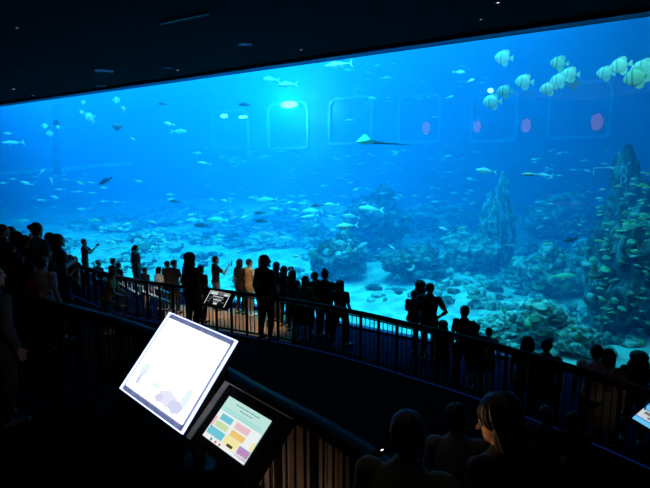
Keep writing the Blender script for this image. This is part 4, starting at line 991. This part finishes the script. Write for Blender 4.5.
# --- nearest, lower right
person(498, 394, ZU, 1.62, 'stand', True, 'puff', 'black', 'tblack', 'nearest visitor with black hair turned to one side, face lit orange', y=2.35, turn=.75, nod=.3, face=1.0, jacket=False)
person(409, 409, ZU, 1.58, 'lean', False, 'short', 'olive', 'tblack', 'near visitor with a round dark head holding a phone, lower middle', y=2.15, face=.2)
person(458, 402, ZU, 1.3, 'cross', True, 'short', 'grey', 'tblack', 'smaller near visitor between the two nearest heads', y=2.75, turn=-.5, skin=0, face=.4)
pp = at_y(378, 454, 2.5)
o = empty('phone', pp); o.rotation_euler = (.6, 0, .5); tag(o, 'dark phone glinting in the dark beside the round headed near visitor', 'phone')
MB().box((0, 0, 0), (.075, .01, .15)).build('case', M_black, o); MB().ell((0, -.006, .055), (.009, .003, .005)).build('lens_glint', emat('lens_glint', (.7, .85, 1), 3), o)  # emissive speck standing for a white glint on the phone

# ================================================================== DISPLAYS AND SIGNS
def frame_from(TL, TR, BL):
    """local frame of a flat panel: x along the top edge, y up the slope, z out of the face, origin in the middle"""
    x = (TR - TL); W = x.length; x.normalize(); yv = TL - BL; yv = yv - x * yv.dot(x); H = yv.length; yv.normalize(); z = x.cross(yv)
    c = (TR + BL) / 2; return Matrix(((x.x, yv.x, z.x, c.x), (x.y, yv.y, z.y, c.y), (x.z, yv.z, z.z, c.z), (0, 0, 0, 1))), W, H
E0 = Vector((0, 0, EYE))
# big lit display
TL, TR, BL = E0 + V(-1.468, 4.711, -1.362), E0 + V(-.698, 3.938, -1.374), E0 + V(-1.866, 4.377, -1.970)
M4, W, H = frame_from(TL, TR, BL)
root = empty('lit_display', M4.translation); root.matrix_world = M4; tag(root, 'big tilted white glowing display panel with a thin bright frame', 'display')
M_white = emat('display_white', (.90, .94, 1.0), 2.8); M_edge = emat('lit_edge', (.50, .58, 1.0), 2.0)
M_band = mat('blue_grey_band', (.30, .33, .50), .5); M_box = mat('display_casing', (.012, .012, .015), .5, spec=.08)
def ringbox(W, H, w_, z0, z1):
    m = MB()
    for (x, y, a, b) in ((0, H / 2 - w_ / 2, W, w_), (0, -H / 2 + w_ / 2, W, w_), (-W / 2 + w_ / 2, 0, w_, H - 2 * w_), (W / 2 - w_ / 2, 0, w_, H - 2 * w_)): m.box((x, y, (z0 + z1) / 2), (a, b, z1 - z0))
    return m
MB().box((0, 0, -.05), (W * .96, H * .95, .07)).build('casing', M_box, root)
ringbox(W, H, .009, -.02, .008).build('lit_edge', M_edge, root)
ringbox(W - .03, H - .03, .055, -.02, -.010).build('inner_frame', M_band, root)
sc_ = MB().box((0, 0, -.002), (W - .12, H - .11, .022)).build('screen', M_white, root)
ML = [emat('display_lavender', (.72, .74, .97), .95), emat('display_mint', (.80, .95, .97), 1.0), emat('display_grey_lilac', (.80, .82, .98), 1.0)]
art = MB(); w2, h2 = (W - .13) / 2, (H - .12) / 2
def blob(cx, cy, rx, ry, mi, z=.0096, n=18, wob=.12, ph=0):
    v = [(cx + math.cos(2 * PI * k / n) * rx * (1 + wob * math.sin(3 * k + ph)), cy + math.sin(2 * PI * k / n) * ry * (1 + wob * math.cos(2 * k + ph)), z) for k in range(n)]
    art.add(v, [tuple(range(n))], mi)
blob(-w2 * .74, -h2 * .72, .035, .05, 0); blob(-w2 * .74, -h2 * .45, .06, .07, 1, ph=1); blob(-w2 * .70, -h2 * .56, .022, .035, 2, .0102, ph=2)
blob(w2 * .35, -h2 * .74, .15, .06, 2, ph=3); blob(w2 * .66, -h2 * .80, .10, .05, 0, .0102, ph=4); blob(w2 * .12, -h2 * .82, .06, .035, 0, .0102, ph=5); blob(-w2 * .15, -h2 * .62, .07, .02, 1, ph=.5); blob(w2 * .8, -h2 * .55, .05, .1, 1, ph=.2)
art.build('picture', ML, sc_)
lp = MB()
fx = M4 @ V(0, 0, -.08)
inv = M4.inverted(); R3i = inv.to_3x3()
lp.bar(inv @ (fx + V(0, 0, 0)), inv @ V(fx.x + .10, fx.y + .10, .0), .10, .07); lp.box(inv @ V(fx.x + .10, fx.y + .10, .01), (.3, .3, .02), R3i); lp.build('stand', M_box, root)
# touch screen kiosk next to it
c4 = [E0 + V(-.659, 3.329, -1.558), E0 + V(-.337, 3.003, -1.569), E0 + V(-.816, 3.179, -1.765)]
K4, w_, h_ = frame_from(*c4)
root = empty('touch_screen_kiosk', K4.translation); root.matrix_world = K4; tag(root, 'black tilted touch screen kiosk with colourful buttons, below the white display', 'kiosk')
ms = [emat('ui_mint', (.58, .92, .84), .85), emat('ui_blue', (.18, .66, .80), .85), emat('ui_pink', (.95, .60, .66), .85), emat('ui_green', (.68, .84, .48), .85), emat('ui_orange', (.98, .66, .20), .85), emat('ui_yellow', (.98, .88, .40), .9),
      emat('ui_purple', (.52, .33, .68), .85), emat('ui_white', (.92, .97, .97), .9), emat('ui_ink', (.22, .45, .45), .6), emat('ui_red', (.85, .22, .3), .8), emat('ui_bar', (.15, .12, .06), .5)]
bx0, bx1, by0, by1 = -.30 * w_ - w_ / 2 + .0, w_ / 2 + .30 * w_, -h_ / 2 - .07, h_ / 2 + .075
cas = MB(); cas.box(((bx0 + bx1) / 2, (by0 + by1) / 2, -.03), (bx1 - bx0, by1 - by0, .05)); body = cas.build('casing', mat('kiosk_casing', (.022, .022, .028), .25), root)
e = MB(); e.box((bx0 + .03, (by0 + by1) / 2, -.003), (.055, by1 - by0, .008)).box(((bx0 + bx1) / 2, by1 - .004, -.003), (bx1 - bx0, .008, .008)); e.build('bevelled_edge', mat('brushed_metal', (.75, .77, .88), .45, 0.0), root)
scn = MB().box((0, 0, -.004), (w_, h_, .012), mi=0); scr = scn.build('screen', ms, root)
ui = MB()
def R(u0, v0, u1, v1, mi, z=.0026):
    x0, x1 = -w_ / 2 + u0 * w_, -w_ / 2 + u1 * w_; y0, y1 = h_ / 2 - v0 * h_, h_ / 2 - v1 * h_
    ui.add([(x0, y1, z), (x1, y1, z), (x1, y0, z), (x0, y0, z)], [(0, 1, 2, 3)], mi)
R(0, .88, 1, 1, 7); R(.0, .34, 1, .88, 7, .0023)
for k in range(9): R(.24 + k * .062, .07 + (k % 2) * .004, .29 + k * .062, .095, 8)
for k in range(4): R(.38 + k * .075, .15, .44 + k * .075, .17, 8)
R(.06, .25, .95, .262, 1); R(.06, .30, .95, .312, 1)
R(.10, .38, .38, .52, 1); R(.46, .38, .78, .52, 2); R(.08, .56, .38, .69, 3); R(.46, .56, .78, .69, 4); R(.0, .5, .06, .72, 2)
R(.02, .72, .40, .90, 1); R(.42, .70, .74, .94, 5); R(.76, .74, 1, .96, 6); R(.53, .84, .66, .90, 10, .003); R(.85, .45, .86, .46, 7)
for q, (a, mi) in enumerate(((.18, 8), (.29, 9), (.39, 9))): R(a, .92 + .01, a + .045, .985, mi, .003)
for k in range(2):
    for j in range(3): R(.79 + j * .07, .80 + k * .07, .84 + j * .07, .82 + k * .07, 9, .003)
R(.94, .55, 1.0, .72, 5)
ui.build('touch_interface', ms, scr)
fx = K4 @ V(.06, -.06, -.05); inv = K4.inverted(); q = MB(); q.bar(inv @ fx, inv @ V(fx.x + .05, fx.y + .03, 0), .16, .12); q.box(inv @ V(fx.x + .05, fx.y + .03, .012), (.4, .4, .024), inv.to_3x3()); q.build('stand', M_box, root)
# sign on the main rail
def rail_sign(TLp, TRp, BLp, y, label, mats_, parts):
    a, b, c = at_y(*TLp, y), at_y(*TRp, y), at_y(*BLp, y - .18)
    b = at_z(TRp[0], TRp[1], a.z)
    M, w_, h_ = frame_from(a, b, c)
    r = empty('rail_sign', M.translation); r.matrix_world = M; tag(r, label, 'sign')
    MB().box((0, 0, -.02), (w_ * 1.35, h_ * 1.3, .035)).build('backing', M_box, r)
    f = MB()
    for (u0, v0, u1, v1, mi, z) in parts: f.add([(-w_ / 2 + u0 * w_, h_ / 2 - v1 * h_, z), (-w_ / 2 + u1 * w_, h_ / 2 - v1 * h_, z), (-w_ / 2 + u1 * w_, h_ / 2 - v0 * h_, z), (-w_ / 2 + u0 * w_, h_ / 2 - v0 * h_, z)], [(0, 1, 2, 3)], mi)
    f.build('face', mats_, r)
    iv = M.inverted(); MB().bar(V(0, -.05, -.03), V(0, -.16, -.10), .1, .04).build('bracket', M_box, r); return r
ws = [emat('sign_black', (.01, .01, .012), .3), emat('sign_white', (.8, .86, .9), .75), emat('sign_grey', (.5, .55, .6), .35)]
P = [(0, 0, 1, 1, 0, 0), (0, 0, .03, 1, 1, .001), (.97, .05, 1, 1, 1, .001), (0, 0, 1, .03, 1, .001), (.06, .06, .42, .26, 1, .001), (.46, .08, .7, .24, 2, .001), (.72, .08, .94, .24, 1, .001),
     (.25, .34, .75, .40, 1, .001), (.12, .46, .34, .50, 2, .001), (.40, .46, .8, .52, 2, .001), (.34, .56, .72, .64, 1, .001), (.1, .6, .24, .64, 2, .001), (.36, .70, .66, .76, 2, .001), (.42, .80, .60, .94, 1, .001), (.1, .76, .22, .80, 2, .001), (.76, .7, .9, .74, 2, .001)]
rail_sign((210.6, 290), (230.6, 294), (204.2, 303), 10.9, 'small black and white information sign on the main rail', ws, P)
wb = [emat('sign_blue', (.03, .25, .75), .9), emat('sign_white', (.8, .86, .9), .75), emat('sign_sky', (.15, .6, .95), .9), emat('sign_grey', (.5, .55, .6), .35), emat('sign_cream', (.9, .8, .6), .8)]
P = [(0, 0, 1, 1, 0, 0), (.05, .05, 1, .2, 4, .001), (.03, .25, 1, .42, 2, .001), (.0, .46, 1, .8, 1, .001), (.2, .5, .6, .62, 3, .0015), (.5, .66, .9, .74, 3, .0015), (0, .84, 1, 1, 2, .001)]
rail_sign((649, 398), (668, 408), (636, 420.5), 6.0, 'small lit sign with blue and white picture at the right edge', wb, P)
# ================================================================== CEILING LAMPS
M_dot = emat('small_lamp_glow', (1.0, .85, .8), 3); M_rim = mat('blue_sheen_metal', (.02, .03, .05), .4, .3); M_dotb = emat('small_lamp_blue', (.15, .35, .8), .12)
for (x, y, w_, ml_, lab) in ((17, 27, .05, M_dot, 'dim ceiling spotlight near the top left corner'), (245, 44, .17, M_dotb, 'round bluish ceiling fixture above the floodlight'), (104, 70.5, .22, M_dotb, 'oval bluish ceiling fixture in the left part'),
                             (301, 49, .05, M_dot, 'small bright ceiling spotlight right of the round bluish fixture'), (177.5, 69.5, .05, M_dot, 'small ceiling spotlight near the pane left of centre'), (167, 67.5, .10, M_dotb, 'faint bluish fixture beside the small spotlight near the pane'),
                             (13.5, 88.5, .06, M_dot, 'orange tinted small ceiling spotlight at the far left'), (33, 95, .05, M_dot, 'tiny ceiling spotlight right over the pane at the far left'), (101, 85.5, .12, M_dotb, 'thin bluish fixture close to the pane on the left'),
                             (481, 18.5, .05, M_dot, 'small ceiling spotlight above the solitary batfish'), (498, 1.5, .07, M_dot, 'bright ceiling spotlight at the top edge')):
    p = at_z(x, y, ZT + .06); o = empty('ceiling_spotlight', p); tag(o, lab, 'ceiling light'); ww = w_ * (p.y / 12) * .62
    m = MB(); n = 24; vs = [(math.cos(2 * PI * k / n) * r_, math.sin(2 * PI * k / n) * r_, z) for r_, z in ((ww * 1.5, 0), (ww * 1.5, -.02), (ww * 1.1, -.03), (ww * 1.0, 0)) for k in range(n)]
    m.add(vs, [(i * n + k, i * n + (k + 1) % n, (i + 1) * n + (k + 1) % n, (i + 1) * n + k) for i in range(3) for k in range(n)]).build('rim', M_rim, o)
    MB().ell((0, 0, -.005), (ww, ww, .02)).build('lens', ml_, o, True)
a, b = at_z(161, 25, ZT - .0), at_z(209, 15, ZT - .0)
o = MB().bar(a, b, .05, .03).build('ceiling_track', mat('track_sheen', (.03, .05, .06), .5, .2)); tag(o, 'thin bluish track hanging from the dark ceiling', 'track'); o.location.z += .03
# ================================================================== LIT STAIR RAIL (left) and added spots
M_bright = mat('light_grey_metal', (.7, .66, .6), .35, .3)
def st_rail(pts, label, z0):
    r = empty('stair_rail', pts[0]); tag(r, label, 'stair rail'); o = pts[0]; Pp = resample(pts, .14)
    MB().sweep([p - o for p in Pp], [(-.02, -.015), (.02, -.015), (.02, .015), (-.02, .015)]).build('lower_bar', M_bright, r)
    MB().sweep([p - o + V(0, 0, .22) for p in Pp], [(-.02, -.015), (.02, -.015), (.02, .015), (-.02, .015)]).build('upper_bar', M_bright, r)
    for i, p in enumerate(Pp):
        if i % 2 == 0: MB().box(p - o + V(0, 0, .11), (.02, .02, .22)).build('upright', M_bright, r)
        if i % 14 == 0: MB().bar(p - o, V(p.x - o.x, p.y - o.y, z0 - o.z), .03, .03).build('post', M_rail, r)
    return r
y_ = 14.2
st_rail([at_y(96, 279, 15.0), at_y(107, 280.5, 14.5)], 'short lit rail segment left of the person in orange', ZM)
st_rail([at_y(119, 283, 13.9), at_y(139, 294, 13.0)], 'brightly lit rail segment right of the person in orange', ZM)
st_rail([at_y(143, 291, 12.8), at_y(172, 303, 11.9)], 'brightly lit rail segment before the dark huddle', ZM)
def warm(p, e, col=(1, .62, .32), r_=.06, aim=None, size=1.3):  # unseen spot, added to brighten a chosen place
    l = bpy.data.lights.new('added_spot', 'SPOT'); l.energy = e; l.color = col; l.shadow_soft_size = r_; l.spot_size = size; l.spot_blend = .9
    o = bpy.data.objects.new('added_spot', l); C.objects.link(o); o.location = p
    d = (aim - p) if aim is not None else V(0, 0, -1); o.rotation_euler = d.to_track_quat('-Z', 'Y').to_euler(); return o
def spot_at(x, y, z, e, up=2.4, back=.45, **k):
    q = at_z(x, y, z); u = V(q.x, q.y, 0).normalized(); q = q + V(0, 0, .5); return warm(q + V(0, 0, up) - u * up * back, e, aim=q, **k)
spot_at(246, 308, ZL, 170, 2.9, back=.9, size=.7)                       # added spot on the man in tan
spot_at(143, 308, ZM, 420, 2.6, back=.7, col=(1, .8, .6), size=.75); spot_at(137, 275, ZL, 160, 4.2, col=(1, .85, .75), size=.35)  # added spots on the lit rail and the ponytailed woman
spot_at(113, 350, ZM, 130, 2.6, back=.8, size=.5, col=(1, .7, .4)); spot_at(38, 300, ZU, 9, 3.5, size=.4, col=(1, .85, .8))  # added spots on the person in orange and the left crowd
# unseen warm spots added on the camera side, washing the infill panel
for (x_, e_) in ((160, .5), (208, 3.0), (250, 3.5), (290, 4.0), (330, 1.0)):
    q = min(near_path, key=lambda p: abs(325 + F * p.x / p.y - x_)); n_ = V(-q.x, -q.y, 0).normalized(); warm(q + n_ * .42 + V(0, 0, .12), e_ * .8, col=(1, .76, .56), aim=q + V(0, 0, .55), size=1.9, r_=.04)
spot_at(64, 362, ZM, 60, 1.2, size=.9)
spot_at(215, 317, ZL, 70, .5, size=1.9, back=.1); spot_at(262, 326, ZL, 70, .5, size=1.9, back=.1); spot_at(185, 312, ZL, 40, .5, size=1.9, back=.1); spot_at(638, 448, ZM, 5, 1.4, size=.9, col=(1, .8, .35))  # added low spots over the terrace floor and the right end
q = K4 @ V(-.36, .06, 0); warm(V(-1.2, 2.3, ZT - .1), 90, col=(.8, .88, 1), aim=q, size=.13, r_=.05)  # added bluish spot that brightens the kiosk edge
q = at_y(476, 432, 2.3); warm(q + V(-.75, .35, -.15), 14, aim=q, size=.34, col=(1, .6, .25))  # added orange spot on the nearest face
